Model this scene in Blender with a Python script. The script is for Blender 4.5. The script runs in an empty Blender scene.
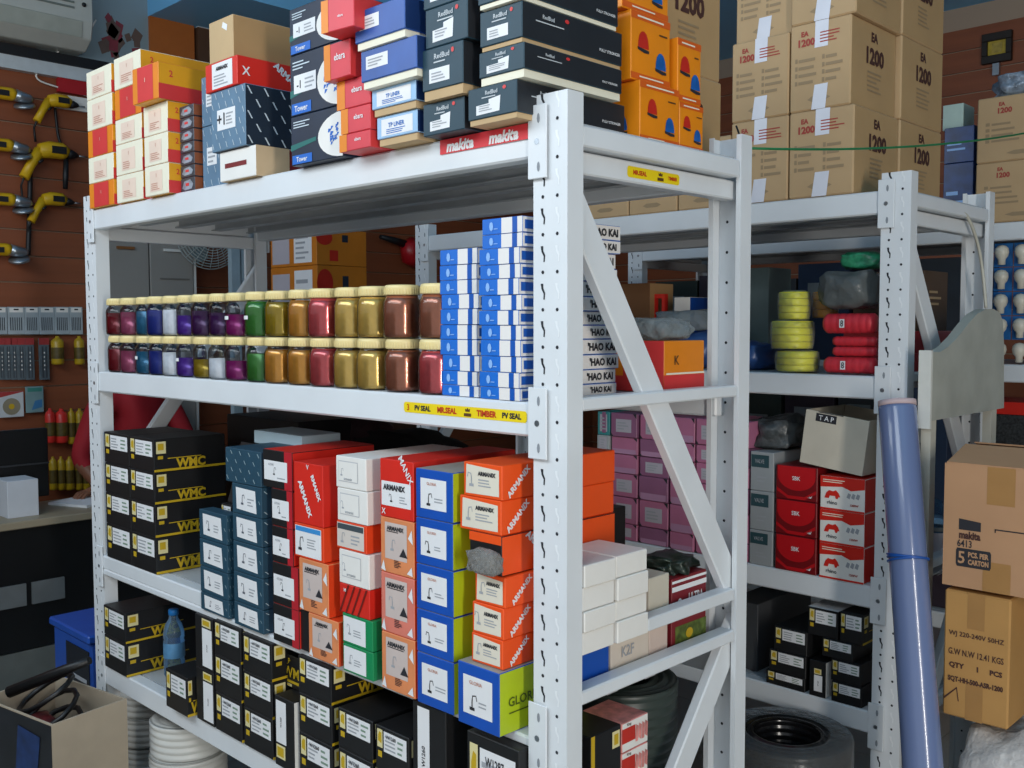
import bpy, bmesh, math, random
from mathutils import Vector, Matrix
random.seed(11)
PI = math.pi
SC = bpy.context.scene
COL = SC.collection

# ---------------------------------------------------------------- camera
CAM = Vector((1.1309, -1.2954, 1.5949))
YAW, PITCH, ROLL, FPX = 2.3443, -0.0582, -0.0018, 989.8
_f = Vector((math.cos(PITCH)*math.cos(YAW), math.cos(PITCH)*math.sin(YAW), math.sin(PITCH)))
_r = Vector((math.sin(YAW), -math.cos(YAW), 0)); _u = _r.cross(_f)
RGT = _r*math.cos(ROLL) + _u*math.sin(ROLL)
UPV = _u*math.cos(ROLL) - _r*math.sin(ROLL)
FWD = _f
cam = bpy.data.cameras.new('camera'); camo = bpy.data.objects.new('camera', cam); COL.objects.link(camo)
cam.sensor_width = 36.0; cam.lens = FPX*36.0/1024.0; cam.clip_start = 0.02; cam.clip_end = 100
mw = Matrix((RGT, UPV, -FWD)).transposed().to_4x4(); mw.translation = CAM
camo.matrix_world = mw
SC.camera = camo

# ---------------------------------------------------------------- world, lights, exposure
w = bpy.data.worlds.new('World'); SC.world = w; w.use_nodes = True
w.node_tree.nodes['Background'].inputs[0].default_value = (0.88, 0.94, 1.0, 1)
w.node_tree.nodes['Background'].inputs[1].default_value = 0.60
def area(name, loc, target, sx, sy, power, color):
    l = bpy.data.lights.new(name, 'AREA'); l.shape = 'RECTANGLE'; l.size = sx; l.size_y = sy; l.energy = power; l.color = color
    o = bpy.data.objects.new(name, l); COL.objects.link(o); o.location = loc
    o.rotation_euler = (Vector(target)-Vector(loc)).to_track_quat('-Z', 'Y').to_euler()
    return o
area('shopfront_daylight', (-0.9, -2.0, 2.95), (-0.9, 0.0, 2.0), 4.4, 0.8, 62, (0.84, 0.93, 1.0))
area('side_door_daylight', (4.0, -1.75, 1.5), (0.0, 0.0, 1.4), 0.30, 2.3, 90, (1.0, 0.95, 0.88))
vs = SC.view_settings
vs.view_transform = 'Standard'; vs.look = 'None'; vs.gamma = 1.0; vs.exposure = -0.04; vs.use_curve_mapping = False

# ---------------------------------------------------------------- pixel helpers: a pixel is a direction, a known plane gives the distance
def ray(px, py): return FWD + RGT*((px-512)/FPX) - UPV*((py-384)/FPX)
def onX(px, py, X): d = ray(px, py); return CAM + d*((X-CAM.x)/d.x)
def onY(px, py, Y): d = ray(px, py); return CAM + d*((Y-CAM.y)/d.y)
def onZ(px, py, Z): d = ray(px, py); return CAM + d*((Z-CAM.z)/d.z)
def far(px, py, D): return CAM + ray(px, py)*D

# ---------------------------------------------------------------- materials
MATS = {}
def lin(h):
    if not isinstance(h, str): return h
    h = h.lstrip('#'); c = [int(h[i:i+2], 16)/255 for i in (0, 2, 4)]
    return tuple(x/12.92 if x <= .04045 else ((x+.055)/1.055)**2.4 for x in c)
def M(name, col='#808080', rough=.55, metal=0.0, noise=.08, scale=14, bump=0.0, spec=.5, coat=0.0, stretch=None):
    if name in MATS: return MATS[name]
    m = bpy.data.materials.new(name); m.use_nodes = True; MATS[name] = m
    nt = m.node_tree; b = nt.nodes['Principled BSDF']; L = nt.links
    c = lin(col); b.inputs['Roughness'].default_value = rough; b.inputs['Metallic'].default_value = metal
    b.inputs['Specular IOR Level'].default_value = spec; b.inputs['Coat Weight'].default_value = coat
    b.inputs['Base Color'].default_value = (*c, 1)
    if noise or bump:
        tc = nt.nodes.new('ShaderNodeTexCoord'); mp = nt.nodes.new('ShaderNodeMapping')
        L.new(tc.outputs['Object'], mp.inputs[0])
        if stretch: mp.inputs['Scale'].default_value = stretch
        n = nt.nodes.new('ShaderNodeTexNoise'); n.inputs['Scale'].default_value = scale; n.inputs['Detail'].default_value = 4
        L.new(mp.outputs[0], n.inputs['Vector'])
        if noise:
            mr = nt.nodes.new('ShaderNodeMapRange'); mr.inputs[1].default_value = .3; mr.inputs[2].default_value = .7
            mr.inputs[3].default_value = 1-noise; mr.inputs[4].default_value = 1+noise
            hs = nt.nodes.new('ShaderNodeHueSaturation'); hs.inputs['Color'].default_value = (*c, 1)
            L.new(n.outputs[0], mr.inputs[0]); L.new(mr.outputs[0], hs.inputs['Value']); L.new(hs.outputs[0], b.inputs['Base Color'])
        if bump:
            bp = nt.nodes.new('ShaderNodeBump'); bp.inputs['Strength'].default_value = bump; bp.inputs['Distance'].default_value = .01
            L.new(n.outputs[0], bp.inputs['Height']); L.new(bp.outputs[0], b.inputs['Normal'])
    return m
def clear_mat(name, col, alpha, rough=.12, bump=0.0, scale=18, gloss=False):
    """thin clear plastic or glass: mostly see-through with a glossy coat"""
    if name in MATS: return MATS[name]
    m = bpy.data.materials.new(name); m.use_nodes = True; MATS[name] = m
    nt = m.node_tree; nt.nodes.clear(); N = nt.nodes.new; L = nt.links.new
    o = N('ShaderNodeOutputMaterial'); t = N('ShaderNodeBsdfTransparent'); t.inputs[0].default_value = (*lin(col), 1)
    p = N('ShaderNodeBsdfPrincipled'); p.inputs['Base Color'].default_value = (*lin(col), 1); p.inputs['Roughness'].default_value = rough
    if gloss: p = N('ShaderNodeBsdfGlossy'); p.inputs[0].default_value = (.75, .75, .75, 1); p.inputs['Roughness'].default_value = rough
    mx = N('ShaderNodeMixShader'); fr = N('ShaderNodeFresnel'); fr.inputs[0].default_value = 1.45
    mr = N('ShaderNodeMapRange'); mr.inputs[3].default_value = alpha; mr.inputs[4].default_value = .9
    L(fr.outputs[0], mr.inputs[0]); L(mr.outputs[0], mx.inputs[0]); L(t.outputs[0], mx.inputs[1]); L(p.outputs[0], mx.inputs[2]); L(mx.outputs[0], o.inputs[0])
    if bump:
        tc = N('ShaderNodeTexCoord'); n = N('ShaderNodeTexNoise'); n.inputs['Scale'].default_value = scale; n.inputs['Detail'].default_value = 5
        bp = N('ShaderNodeBump'); bp.inputs['Strength'].default_value = bump; bp.inputs['Distance'].default_value = .03
        L(tc.outputs['Object'], n.inputs['Vector']); L(n.outputs[0], bp.inputs['Height']); L(bp.outputs[0], p.inputs['Normal']); L(bp.outputs[0], fr.inputs['Normal'])
    return m

white_steel = M('white_painted_steel', '#dfe3e6', .38, noise=.04, scale=6)
deck_steel = M('grey_shelf_deck', '#b9bdc0', .45, noise=.06)
hole_dark = M('slot_dark', '#20232a', .8, noise=0)
steel = M('zinc_bolt', '#a8b0b8', .3, .9, noise=0)
kraft = M('kraft_board', '#b08a5c', .75, noise=.06, scale=9)
kraft_l = M('kraft_board_light', '#c4a67c', .75, noise=.06, scale=9)
ink = M('black_ink', '#26262c', .7, noise=0)
paper = M('white_label_paper', '#e9e9ea', .6, noise=.03)
black_card = M('black_card', '#141416', .5, noise=.15)
red = M('red_card', '#d8291c', .45, noise=.05)
white_card = M('white_card', '#ebe8e2', .6, noise=.03)
greyink = M('grey_ink', '#a3a6ab', .7, noise=0)
yellow = M('yellow_print', '#e3c81c', .5, noise=0)
blue_card = M('blue_card', '#0f4fb0', .45, noise=.05)

# ---------------------------------------------------------------- mesh helpers
class G:
    def __init__(s): s.v = []; s.f = []; s.m = []; s.smooth = []
    def quad(s, pts, mi=0, sm=False):
        n = len(s.v); s.v += [tuple(p) for p in pts]; s.f.append(tuple(range(n, n+len(pts)))); s.m.append(mi); s.smooth.append(sm)
    def box(s, x0, x1, y0, y1, z0, z1, mi=0):
        n = len(s.v)
        s.v += [(x0,y0,z0),(x1,y0,z0),(x1,y1,z0),(x0,y1,z0),(x0,y0,z1),(x1,y0,z1),(x1,y1,z1),(x0,y1,z1)]
        for q in ((0,3,2,1),(4,5,6,7),(0,1,5,4),(1,2,6,5),(2,3,7,6),(3,0,4,7)):
            s.f.append(tuple(n+i for i in q)); s.m.append(mi); s.smooth.append(False)
        return s
    def obox(s, a, b, wv, hv, mi=0):
        """bar from a to b with half-width vector wv and half-height vector hv"""
        a, b, wv, hv = map(Vector, (a, b, wv, hv)); n = len(s.v)
        s.v += [tuple(p) for p in (a-wv-hv, a+wv-hv, a+wv+hv, a-wv+hv, b-wv-hv, b+wv-hv, b+wv+hv, b-wv+hv)]
        for q in ((0,3,2,1),(4,5,6,7),(0,1,5,4),(1,2,6,5),(2,3,7,6),(3,0,4,7)):
            s.f.append(tuple(n+i for i in q)); s.m.append(mi); s.smooth.append(False)
        return s
    def lathe(s, prof, seg=20, mi=0, c=(0,0,0), sm=True):
        n = len(s.v)
        for (r, z) in prof:
            for k in range(seg):
                a = 2*PI*k/seg; s.v.append((c[0]+r*math.cos(a), c[1]+r*math.sin(a), c[2]+z))
        for i in range(len(prof)-1):
            for k in range(seg):
                k2 = (k+1) % seg
                s.f.append((n+i*seg+k, n+i*seg+k2, n+(i+1)*seg+k2, n+(i+1)*seg+k)); s.m.append(mi); s.smooth.append(sm)
        return s
    def tube(s, pts, r, seg=8, mi=0, closed=False, caps=True):
        pts = [Vector(p) for p in pts]; n0 = len(s.v); m = len(pts); ref = None
        for i, p in enumerate(pts):
            t = (pts[(i+1) % m if closed else min(i+1, m-1)] - pts[(i-1) % m if closed else max(i-1, 0)]).normalized()
            if ref is None:
                ref = t.orthogonal().normalized()
            else:
                ref = (ref - t*ref.dot(t)); ref = ref.normalized() if ref.length > 1e-6 else t.orthogonal().normalized()
            bi = t.cross(ref); rr = r[i] if isinstance(r, (list, tuple)) else r
            for k in range(seg):
                a = 2*PI*k/seg; s.v.append(tuple(p + ref*(rr*math.cos(a)) + bi*(rr*math.sin(a))))
        for i in range(m if closed else m-1):
            j = (i+1) % m
            for k in range(seg):
                k2 = (k+1) % seg
                s.f.append((n0+i*seg+k, n0+i*seg+k2, n0+j*seg+k2, n0+j*seg+k)); s.m.append(mi); s.smooth.append(True)
        if caps and not closed:
            s.f.append(tuple(n0+k for k in reversed(range(seg)))); s.m.append(mi); s.smooth.append(False)
            s.f.append(tuple(n0+(m-1)*seg+k for k in range(seg))); s.m.append(mi); s.smooth.append(False)
        return s
    def prism(s, poly, axis, a, b, mi=0):
        """extrude a 2D outline along an axis; poly given in the two other axes (order x<y<z)"""
        n = len(s.v); k = len(poly)
        for t in (a, b):
            for (p, q) in poly:
                s.v.append({'x': (t, p, q), 'y': (p, t, q), 'z': (p, q, t)}[axis])
        s.f.append(tuple(range(n, n+k))); s.f.append(tuple(reversed(range(n+k, n+2*k)))); s.m += [mi, mi]; s.smooth += [False, False]
        for i in range(k):
            j = (i+1) % k; s.f.append((n+j, n+i, n+k+i, n+k+j)); s.m.append(mi); s.smooth.append(False)
        return s
    def mesh(s, name, mats, fixn=True):
        me = bpy.data.meshes.new(name); me.from_pydata(s.v, [], s.f)
        for m in (mats if isinstance(mats, (list, tuple)) else [mats]): me.materials.append(m)
        me.polygons.foreach_set('material_index', s.m); me.polygons.foreach_set('use_smooth', s.smooth)
        if fixn:
            bm = bmesh.new(); bm.from_mesh(me); bmesh.ops.recalc_face_normals(bm, faces=bm.faces); bm.to_mesh(me); bm.free()
        me.update(); return me
def link(name, me, parent=None, loc=(0,0,0), rz=0.0):
    o = bpy.data.objects.new(name, me); COL.objects.link(o); o.location = loc
    if rz: o.rotation_euler = (0, 0, rz)
    if parent is not None: o.parent = parent
    return o
def obj(name, g, mats, parent=None, loc=(0,0,0), rz=0.0, bevel=0.0, fixn=True):
    me = g.mesh(name, mats, fixn)
    if bevel:
        bm = bmesh.new(); bm.from_mesh(me); bmesh.ops.bevel(bm, geom=list(bm.edges), offset=bevel, segments=1, affect='EDGES', clamp_overlap=True); bm.to_mesh(me); bm.free()
    return link(name, me, parent, loc, rz)
def tag(o, label, cat, group=None):
    o['label'] = label; o['category'] = cat
    if group: o['group'] = group
    return o
def struct(o, label=None):
    o['kind'] = 'structure'
    if label: o['label'] = label
    return o
def empty(name, loc, rz=0.0):
    o = bpy.data.objects.new(name, None); COL.objects.link(o); o.location = loc; o.rotation_euler = (0, 0, rz); o.empty_display_size = .05
    return o
def copy_tree(o, parent=None):
    c = o.copy(); COL.objects.link(c); c.parent = parent
    for ch in list(o.children): copy_tree(ch, c)
    return c

# ---------------------------------------------------------------- printing on boxes
TXT = {}
def text_mesh(s, mat, shear=0.0):
    key = (s, mat.name, shear)
    if key in TXT: return TXT[key]
    cu = bpy.data.curves.new('t', 'FONT'); cu.body = s; cu.size = 1; cu.resolution_u = 2; cu.shear = shear; cu.offset = .045 if any(k in s for k in ('1200', 'EA', 'ARMANIX', 'makita', 'WMC', 'HAO', 'RMANIX', 'CARTON', 'PCS', 'SEAL', 'TIMBER')) else .016
    o = bpy.data.objects.new('t', cu); COL.objects.link(o)
    bpy.context.view_layer.update()
    me = bpy.data.meshes.new_from_object(o.evaluated_get(bpy.context.evaluated_depsgraph_get()))
    bpy.data.objects.remove(o); bpy.data.curves.remove(cu)
    xs = [v.co.x for v in me.vertices]; ys = [v.co.y for v in me.vertices]
    cx, cy, hh = (min(xs)+max(xs))/2, (min(ys)+max(ys))/2, max(ys)-min(ys)
    for v in me.vertices: v.co = ((v.co.x-cx)/hh, (v.co.y-cy)/hh, 0)
    me.materials.clear(); me.materials.append(mat); me.name = 'lettering'
    TXT[key] = (me, (max(xs)-min(xs))/hh); return TXT[key]
class B:
    """a box: o = the top-level object, w d h its size; local origin bottom centre, front = -Y, right = +X"""
    def __init__(s, o, w, d, h): s.o, s.w, s.d, s.h = o, w, d, h
    def fr(s, face):
        if face == 'f': return Vector((-s.w/2, -s.d/2, 0)), Vector((s.w,0,0)), Vector((0,0,s.h)), Vector((0,-1,0))
        if face == 'r': return Vector((s.w/2, -s.d/2, 0)), Vector((0,s.d,0)), Vector((0,0,s.h)), Vector((1,0,0))
        if face == 't': return Vector((-s.w/2, -s.d/2, s.h)), Vector((s.w,0,0)), Vector((0,s.d,0)), Vector((0,0,1))
    def P(s, face, u, v, lift=.0006):
        a, U, V, n = s.fr(face); return a+U*u+V*v+n*lift
    def rect(s, face, u0, v0, u1, v1, mat, name='label', lift=.0006, parent=None):
        return s.poly(face, [(u0,v0),(u1,v0),(u1,v1),(u0,v1)], mat, name, lift, parent)
    def poly(s, face, uv, mat, name='label', lift=.0006, parent=None):
        g = G(); g.quad([s.P(face, u, v, lift) for u, v in uv]); return obj(name, g, mat, parent or s.o, fixn=False)
    def polys(s, face, lst, mat, name='print', lift=.0011, parent=None):
        g = G()
        for uv in lst: g.quad([s.P(face, u, v, lift) for u, v in uv])
        o = obj(name, g, mat, parent or s.o, fixn=False); o['kind'] = 'stuff'; return o
    def ell(s, face, u, v, ru, rv, mat, name='print', lift=.0009, a0=0, a1=360, n=20):
        return s.poly(face, [(u+ru*math.cos(math.radians(a0+(a1-a0)*k/n)), v+rv*math.sin(math.radians(a0+(a1-a0)*k/n))) for k in range(n+(a1-a0 < 360))], mat, name, lift)
    def lines(s, face, u0, v0, u1, v1, n, mat, name='fine_print', fill=.4, lift=.0013, rnd=random):
        g = G(); dv = (v1-v0)/n
        for i in range(n):
            e = u0+(u1-u0)*(.55+.45*rnd.random()); b = v0+dv*i+dv*.3
            g.quad([s.P(face, u, v, lift) for u, v in ((u0,b),(e,b),(e,b+dv*fill),(u0,b+dv*fill))])
        o = obj(name, g, mat, s.o, fixn=False)
        if n > 1: o['kind'] = 'stuff'
        return o
    def txt(s, face, u, v, h, t, mat, maxw=.9, ang=0, name='lettering', lift=.0015, shear=0.0, label=None):
        """h = letter height as a fraction of the face height; maxw = the most of the face width it may take"""
        me, asp = text_mesh(t, mat, shear); a, U, V, n = s.fr(face)
        hh = h*V.length
        if ang % 180 == 0 and hh*asp > maxw*U.length: sx = maxw*U.length/asp
        else: sx = hh
        Un, Vn = U.normalized(), V.normalized(); ca, sa = math.cos(math.radians(ang)), math.sin(math.radians(ang))
        du, dv = Un*ca+Vn*sa, Vn*ca-Un*sa
        o = link(name, me, s.o); p = s.P(face, u, v, lift)
        o.matrix_local = Matrix(((du.x*sx, dv.x*hh, n.x, p.x), (du.y*sx, dv.y*hh, n.y, p.y), (du.z*sx, dv.z*hh, n.z, p.z), (0,0,0,1)))
        return o
def carton(name, X0, X1, Y0, Y1, z0, z1, mats, label, cat='box', group=None, rz=0.0, bevel=.0015, tilt=0.0):
    """mats: (front, right, rest)"""
    if not isinstance(mats, (list, tuple)): mats = (mats, mats, mats)
    w, d, h = X1-X0, Y1-Y0, z1-z0
    g = G(); g.box(-w/2, w/2, -d/2, d/2, 0, h); g.m = [2, 2, 0, 1, 2, 2]
    me = g.mesh(name, list(mats), False)
    bm = bmesh.new(); bm.from_mesh(me); bmesh.ops.bevel(bm, geom=list(bm.edges), offset=bevel, segments=1, affect='EDGES'); bm.to_mesh(me); bm.free()
    if not rz: rz = random.uniform(-.004, .004)
    o = link(name, me, None, ((X0+X1)/2, (Y0+Y1)/2, z0), rz)
    if tilt: o.rotation_euler = (0, tilt, rz)
    tag(o, label, cat, group)
    return B(o, w, d, h)
ORD = ['bottom', 'second from bottom', 'third from bottom', 'fourth from bottom', 'fifth from bottom', 'sixth from bottom', 'seventh from bottom', 'eighth from bottom', 'ninth from bottom', 'tenth from bottom', 'eleventh from bottom', 'top']
def ordn(i, n): return 'topmost' if i == n-1 and n > 1 else ORD[i]
def fcol(xl, xr, ys, yf, xm=None, base=None, gap=.0012, yb=None):
    """a stack of boxes whose fronts stand on the plane Y=yf: left and right pixel, level pixels from the bottom up (read at pixel xm).
    gives [(X0, X1, z0, z1), ...]"""
    xm = xl if xm is None else xm
    zs = [onY(xm, y, yf).z for y in ys]
    if base is not None:
        zs[0] = base
    ym = (ys[0]+ys[-1])/2 if yb is None else yb
    X0, X1 = onY(xl, ym, yf).x, onY(xr, ym, yf).x
    return [(X0, X1, zs[i] + (gap if i else .0005), zs[i+1]) for i in range(len(zs)-1)]
# ================================================================ THE ROOM
WL, WB, WR, CEIL, YO = -4.5, 5.5, 4.6, 3.68, -2.6
slat_m = M('brown_slat_board', '#8a4c2e', .5, noise=.10, scale=3, stretch=(1, .6, 8))
groove_m = M('groove_strip', '#b09a86', .5, .3, noise=0)
ceil_m = M('blue_ceiling_paint', '#7cc4f2', .5, noise=.05, scale=1.5)
floor_m = M('pale_floor_tile', '#b3b2aa', .35, noise=.08, scale=3)
grout_m = M('tile_joint', '#7c7a74', .8)
plain_wall = M('plain_wall_paint', '#9a958c', .8, noise=.05)
g = G(); g.box(WL-.1, WR+.1, YO, WB+.1, -.12, -.006); fl = struct(obj('floor', g, grout_m))
g = G(); g.box(0, .596, 0, .596, 0, .006); tile_me = g.mesh('floor_tile', floor_m)
for i in range(15):
    for j in range(13):
        link('floor_tile', tile_me, fl, (WL+.004+.6*i, YO+.004+.6*j, -.006))
g = G(); g.box(WL-.1, WR+.1, YO, WB+.1, CEIL, CEIL+.12); struct(obj('ceiling', g, ceil_m))
g = G(); g.box(WR, WR+.1, YO, WB, 0, CEIL); struct(obj('wall_right', g, plain_wall))
wl = G(); wl.box(WL-.1, WL-.018, YO, WB+.1, 0, CEIL); wl = struct(obj('wall_left', wl, groove_m))
wb = G(); wb.box(WL, WR, WB+.018, WB+.1, 0, CEIL); wb = struct(obj('wall_back', wb, groove_m))
g = G(); g.box(WL-.1, -.2, YO-.12, YO, -.12, 1.8); struct(obj('front_light_blocker', g, plain_wall))  # unseen wall, added to keep low light off the bottom shelves
g = G(); g.box(WL, WL+.7, 1.43, WB, 3.40, CEIL); struct(obj('trim_1', g, ceil_m), 'blue ceiling soffit along the left wall')
PITCH_S = .1415
gl = G(); gl.box(WL-.018, WL, YO, WB+.018, 0, PITCH_S-.008); slat_l = gl.mesh('slat', slat_m)
gb = G(); gb.box(WL, WR, WB, WB+.018, 0, PITCH_S-.008); slat_b = gb.mesh('slat', slat_m)
z = -.006
k0 = 2.69 - math.floor(2.69/PITCH_S)*PITCH_S
for i in range(27):
    zz = k0 + i*PITCH_S
    if zz+PITCH_S > CEIL: break
    link('slat', slat_l, wl, (0, 0, zz)); link('slat', slat_b, wb, (0, 0, zz))

# ================================================================ RACKS
ZS = [.535, .884, 1.458, 1.954]          # shelf tops
def rack(label, X0, X1, Y0, Y1, deckmat=deck_steel, zs=ZS, H=2.0, sunk=None):
    R = empty('shelving_rack', ((X0+X1)/2, (Y0+Y1)/2, 0))
    tag(R, label, 'rack', 'white steel storage racks')
    cx, cy = (X0+X1)/2, (Y0+Y1)/2; L2, D2 = (X1-X0)/2, (Y1-Y0)/2
    pw, pf, t = .08, .042, .003
    # upright: C profile, web outwards, flanges to the inside of the frame
    g = G(); prof = [(-pw/2,0),(pw/2,0),(pw/2,pf),(pw/2-.012,pf),(pw/2-.012,pf-t),(pw/2-t,pf-t),(pw/2-t,t),(-pw/2+t,t),(-pw/2+t,pf-t),(-pw/2+.012,pf-t),(-pw/2+.012,pf),(-pw/2,pf)]
    g.prism(prof, 'z', 0, H); post_me = g.mesh('upright', white_steel)
    # slots and round holes punched down the web, seen on both of its sides
    g = G(); hp = .066
    for sgn, yy in ((-1, -.0006), (1, t+.0006)):
        for i in range(int(H/hp)):
            zc = .04+i*hp
            for xc in (-.017, .017):
                g.quad([(xc+.0035*math.cos(a*PI/3), yy, zc+.0035*math.sin(a*PI/3)) for a in range(6)])
                if xc < 0 and sgn < 0:
                    q = [(-.005,.046),(.001,.046),(.001,.038),(.0055,.030),(.0045,.018),(.0015,.018),(.002,.028),(-.003,.036)]
                    g.quad([(xc+a, yy, zc+b-.0) for a, b in q])
    slot_me = g.mesh('slot_holes', hole_dark, False)
    g = G()
    for i in range(int(H/hp)):
        zc = .04+i*hp; q = [(-.005,.046),(.001,.046),(.001,.038),(.0055,.030),(.0045,.018),(.0015,.018),(.002,.028),(-.003,.036)]
        g.quad([(.017+a, -.0005, zc+b) for a, b in q])
    lit_edge_me = g.mesh('lit_slot_edge', M('painted_lit_edge', '#eef1f3', .3, noise=0), False)  # the lit edges of the slots, painted as pale flat shapes
    for ix, xx in ((-1, -L2+pw/2), (1, L2-pw/2)):
        for iy in (-1, 1):
            p = link('upright', post_me, R, (xx, iy*D2, 0), 0 if iy < 0 else PI)
            link('slot_holes', slot_me, p)['kind'] = 'stuff'; link('lit_slot_edge', lit_edge_me, p)['kind'] = 'stuff'
    # frame ties and diagonals at both ends
    for ix in (-1, 1):
        xx = ix*(L2-pw/2)
        for zc in (.12, 1.885):
            g = G(); g.box(xx-.016, xx+.016, -D2+pf*.4, D2-pf*.4, zc-.02, zc+.02); obj('frame_tie', g, white_steel, R, bevel=.003)
        dl = [((-1, 1.86), (1, 1.00)), ((1, .93), (-1, .22))] if ix > 0 else [((1, 1.78), (-1, 1.00)), ((-1, .95), (1, .30))]
        for (sa, za), (sb, zb) in dl:
            a, b = Vector((xx+ix*.012, sa*(D2-.02), za)), Vector((xx+ix*.012, sb*(D2-.02), zb))
            a.y, b.y = sa*(D2-.008), sb*(D2-.008); dr = (b-a).normalized(); hv = (.030 if ix > 0 else .024)/abs(dr.y)
            g = G(); g.prism([(a.y, a.z-hv), (a.y, a.z+hv), (b.y, b.z+hv), (b.y, b.z-hv)], 'x', a.x-.012, a.x+.012); obj('diagonal_brace', g, white_steel, R, bevel=.003)
    # beams with hook plates, decks and end rails
    for si, zt in enumerate(zs):
        for iy in (-1, 1):
            y0 = -D2-.004 if iy < 0 else D2-.036
            g = G()
            if sunk is not None and si == sunk and iy < 0:
                g.box(-L2+pw-.02, L2-pw+.02, y0, y0+.040, zt-.062, zt-.042); g.box(-L2+pw-.02, -L2+.735, y0, y0+.040, zt-.0425, zt); g.box(L2-pw-.012, L2-pw+.02, y0, y0+.040, zt-.0425, zt)
            else: g.box(-L2+pw-.02, L2-pw+.02, y0, y0+.040, zt-.062, zt)
            bm_ = obj('beam', g, white_steel, R, bevel=.004)
            for ix in (-1, 1):
                px = ix*(L2-pw+.016); yy = -D2-.0065 if iy < 0 else D2+.0065
                g = G(); g.box(px-.022, px+.022, yy-.002, yy+.002, zt-.100, zt+.028); pl = obj('hook_plate', g, white_steel, bm_, bevel=.001)
                g = G()
                yo = yy-.0025 if iy < 0 else yy+.0025
                for (dz, rr, mi) in ((-.036, .006, 1),): g.quad([(px+rr*math.cos(a*PI/4), yo, zt+dz+rr*math.sin(a*PI/4)) for a in range(8)], 1)
                for dz in (.004, -.08):
                    g.quad([(px+.004+.0035*math.cos(a*PI/4), yo, zt+dz+.009*math.sin(a*PI/4)) for a in range(8)], 0)
                obj('hook_holes', g, [M('slot_grey', '#8b9096', .7, noise=0), steel], pl, fixn=False)['kind'] = 'stuff'
        n = 4; dw = (2*D2-.075)/n; zr = zt
        segs = [(-L2+.02, L2-.02, zt)]
        if sunk is not None and si == sunk: segs = [(-L2+.02, -L2+.735, zt), (-L2+.737, L2-.135, zt-.042)]
        ld = .034 if si == 3 else .012
        for (xa, xe2, zd) in segs:
            for k in range(n):
                y0 = -D2+.0375+k*dw
                g = G(); g.box(xa, xe2, y0+.001, y0+dw-.001, zd-.006, zd-.001)
                for (ya_, yb_) in ((y0+.001, y0+.004), (y0+dw-.004, y0+dw-.001)): g.box(xa, xe2, ya_, yb_, zd-ld, zd-.006)
                for (ya_, yb_) in ((y0+.004, y0+.018), (y0+dw-.018, y0+dw-.004)): g.box(xa, xe2, ya_, yb_, zd-ld, zd-ld+.003)
                obj('deck_panel', g, deckmat, R)
        zt = zr
        for ix in (-1, 1):
            xe = ix*(L2-.02)
            zo = {2: (-.014, .010), 1: (.026, .052)}.get(si, (-.045, -.008))
            g = G(); g.box(xe-.018, xe+.018, -D2+pf+.002, D2-pf-.002, zt+zo[0], zt+zo[1]); obj('end_rail', g, white_steel, R, bevel=.003)
    R['_L2'] = L2; R['_D2'] = D2
    return R
R1 = rack('front white steel rack holding the jars and faucet boxes', -2.0, 0.0, 0.0, .6, sunk=1)
R2 = rack('middle white steel rack piled with brown cartons behind the jar rack', -1.945, .055, 1.30, 1.92)
R3 = rack('farthest white steel rack beyond the brown carton stacks', -1.72, .28, 2.40, 3.00)
for R in (R1, R2, R3):
    del R['_L2'], R['_D2']

# printed tape strips stuck on the first rack
tape_y = M('yellow_tape', '#f2d51a', .4, noise=.03)
tred = M('tape_red', '#c33a16', .5, noise=0)
def tape_strip(label, o, U, V, n, L, H, items):
    g = G(); k = .004
    pts = [(-L/2+k,-H/2),(L/2-k,-H/2),(L/2,-H/2+k),(L/2,H/2-k),(L/2-k,H/2),(-L/2+k,H/2),(-L/2,H/2-k),(-L/2,-H/2+k)]
    m = Matrix(((U.x,V.x,n.x,o.x),(U.y,V.y,n.y,o.y),(U.z,V.z,n.z,o.z),(0,0,0,1)))
    g.quad([(x, y, 0) for x, y in pts])
    s = obj('tape_strip', g, tape_y, fixn=False); s.matrix_world = m
    tag(s, label, 'tape', 'yellow printed tape strips')
    for (x, t, hh, mat) in items:
        if t == '*':
            g = G(); g.quad([(x-.006,.001,.0006),(x+.006,.001,.0006),(x+.007,.007,.0006),(x+.003,.005,.0006),(x,.0085,.0006),(x-.003,.005,.0006),(x-.007,.007,.0006)])
            g.quad([(x-.010,-.008,.0006),(x+.010,-.008,.0006),(x+.010,-.002,.0006),(x-.010,-.002,.0006)])
            obj('crown_emblem', g, mat, s, fixn=False)
        else:
            me, asp = text_mesh(t, mat); e = link('lettering', me, s); e.matrix_local = Matrix(((hh,0,0,x),(0,hh,0,0),(0,0,1,.0006),(0,0,0,1)))
brn = M('tape_brown', '#5a3a18', .6, noise=0)
a, b = onY(404, 407, -.0045), onY(527, 416, -.0045)
Lf = (b-a).length; zc = 1.458-.027
tape_strip('long yellow tape strip with printed brands on the middle front beam', Vector(((a.x+b.x)/2, -.0048, zc)), Vector((1,0,0)), Vector((0,0,1)), Vector((0,-1,0)), Lf, .021,
    [(-.46*Lf, '3', .013, tred), (-.33*Lf, 'PV SEAL', .011, ink), (-.12*Lf, 'MR.SEAL', .012, tred), (.05*Lf, '*', 0, brn), (.20*Lf, 'TIMBER', .012, tred), (.39*Lf, 'PV SEAL', .011, ink)])

a, b = onX(628, 167, -.022), onX(680, 180, -.022)
Lf = (b-a).length
tape_strip('short yellow tape strip stuck under the top shelf end', Vector((-.0235, (a.y+b.y)/2, 1.885)), Vector((0,1,0)), Vector((0,0,1)), Vector((1,0,0)), Lf, .021,
    [(-.27*Lf, 'MR.SEAL', .009, tred), (.12*Lf, '*', 0, brn), (.36*Lf, 'TIMBER', .007, tred)])
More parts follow.
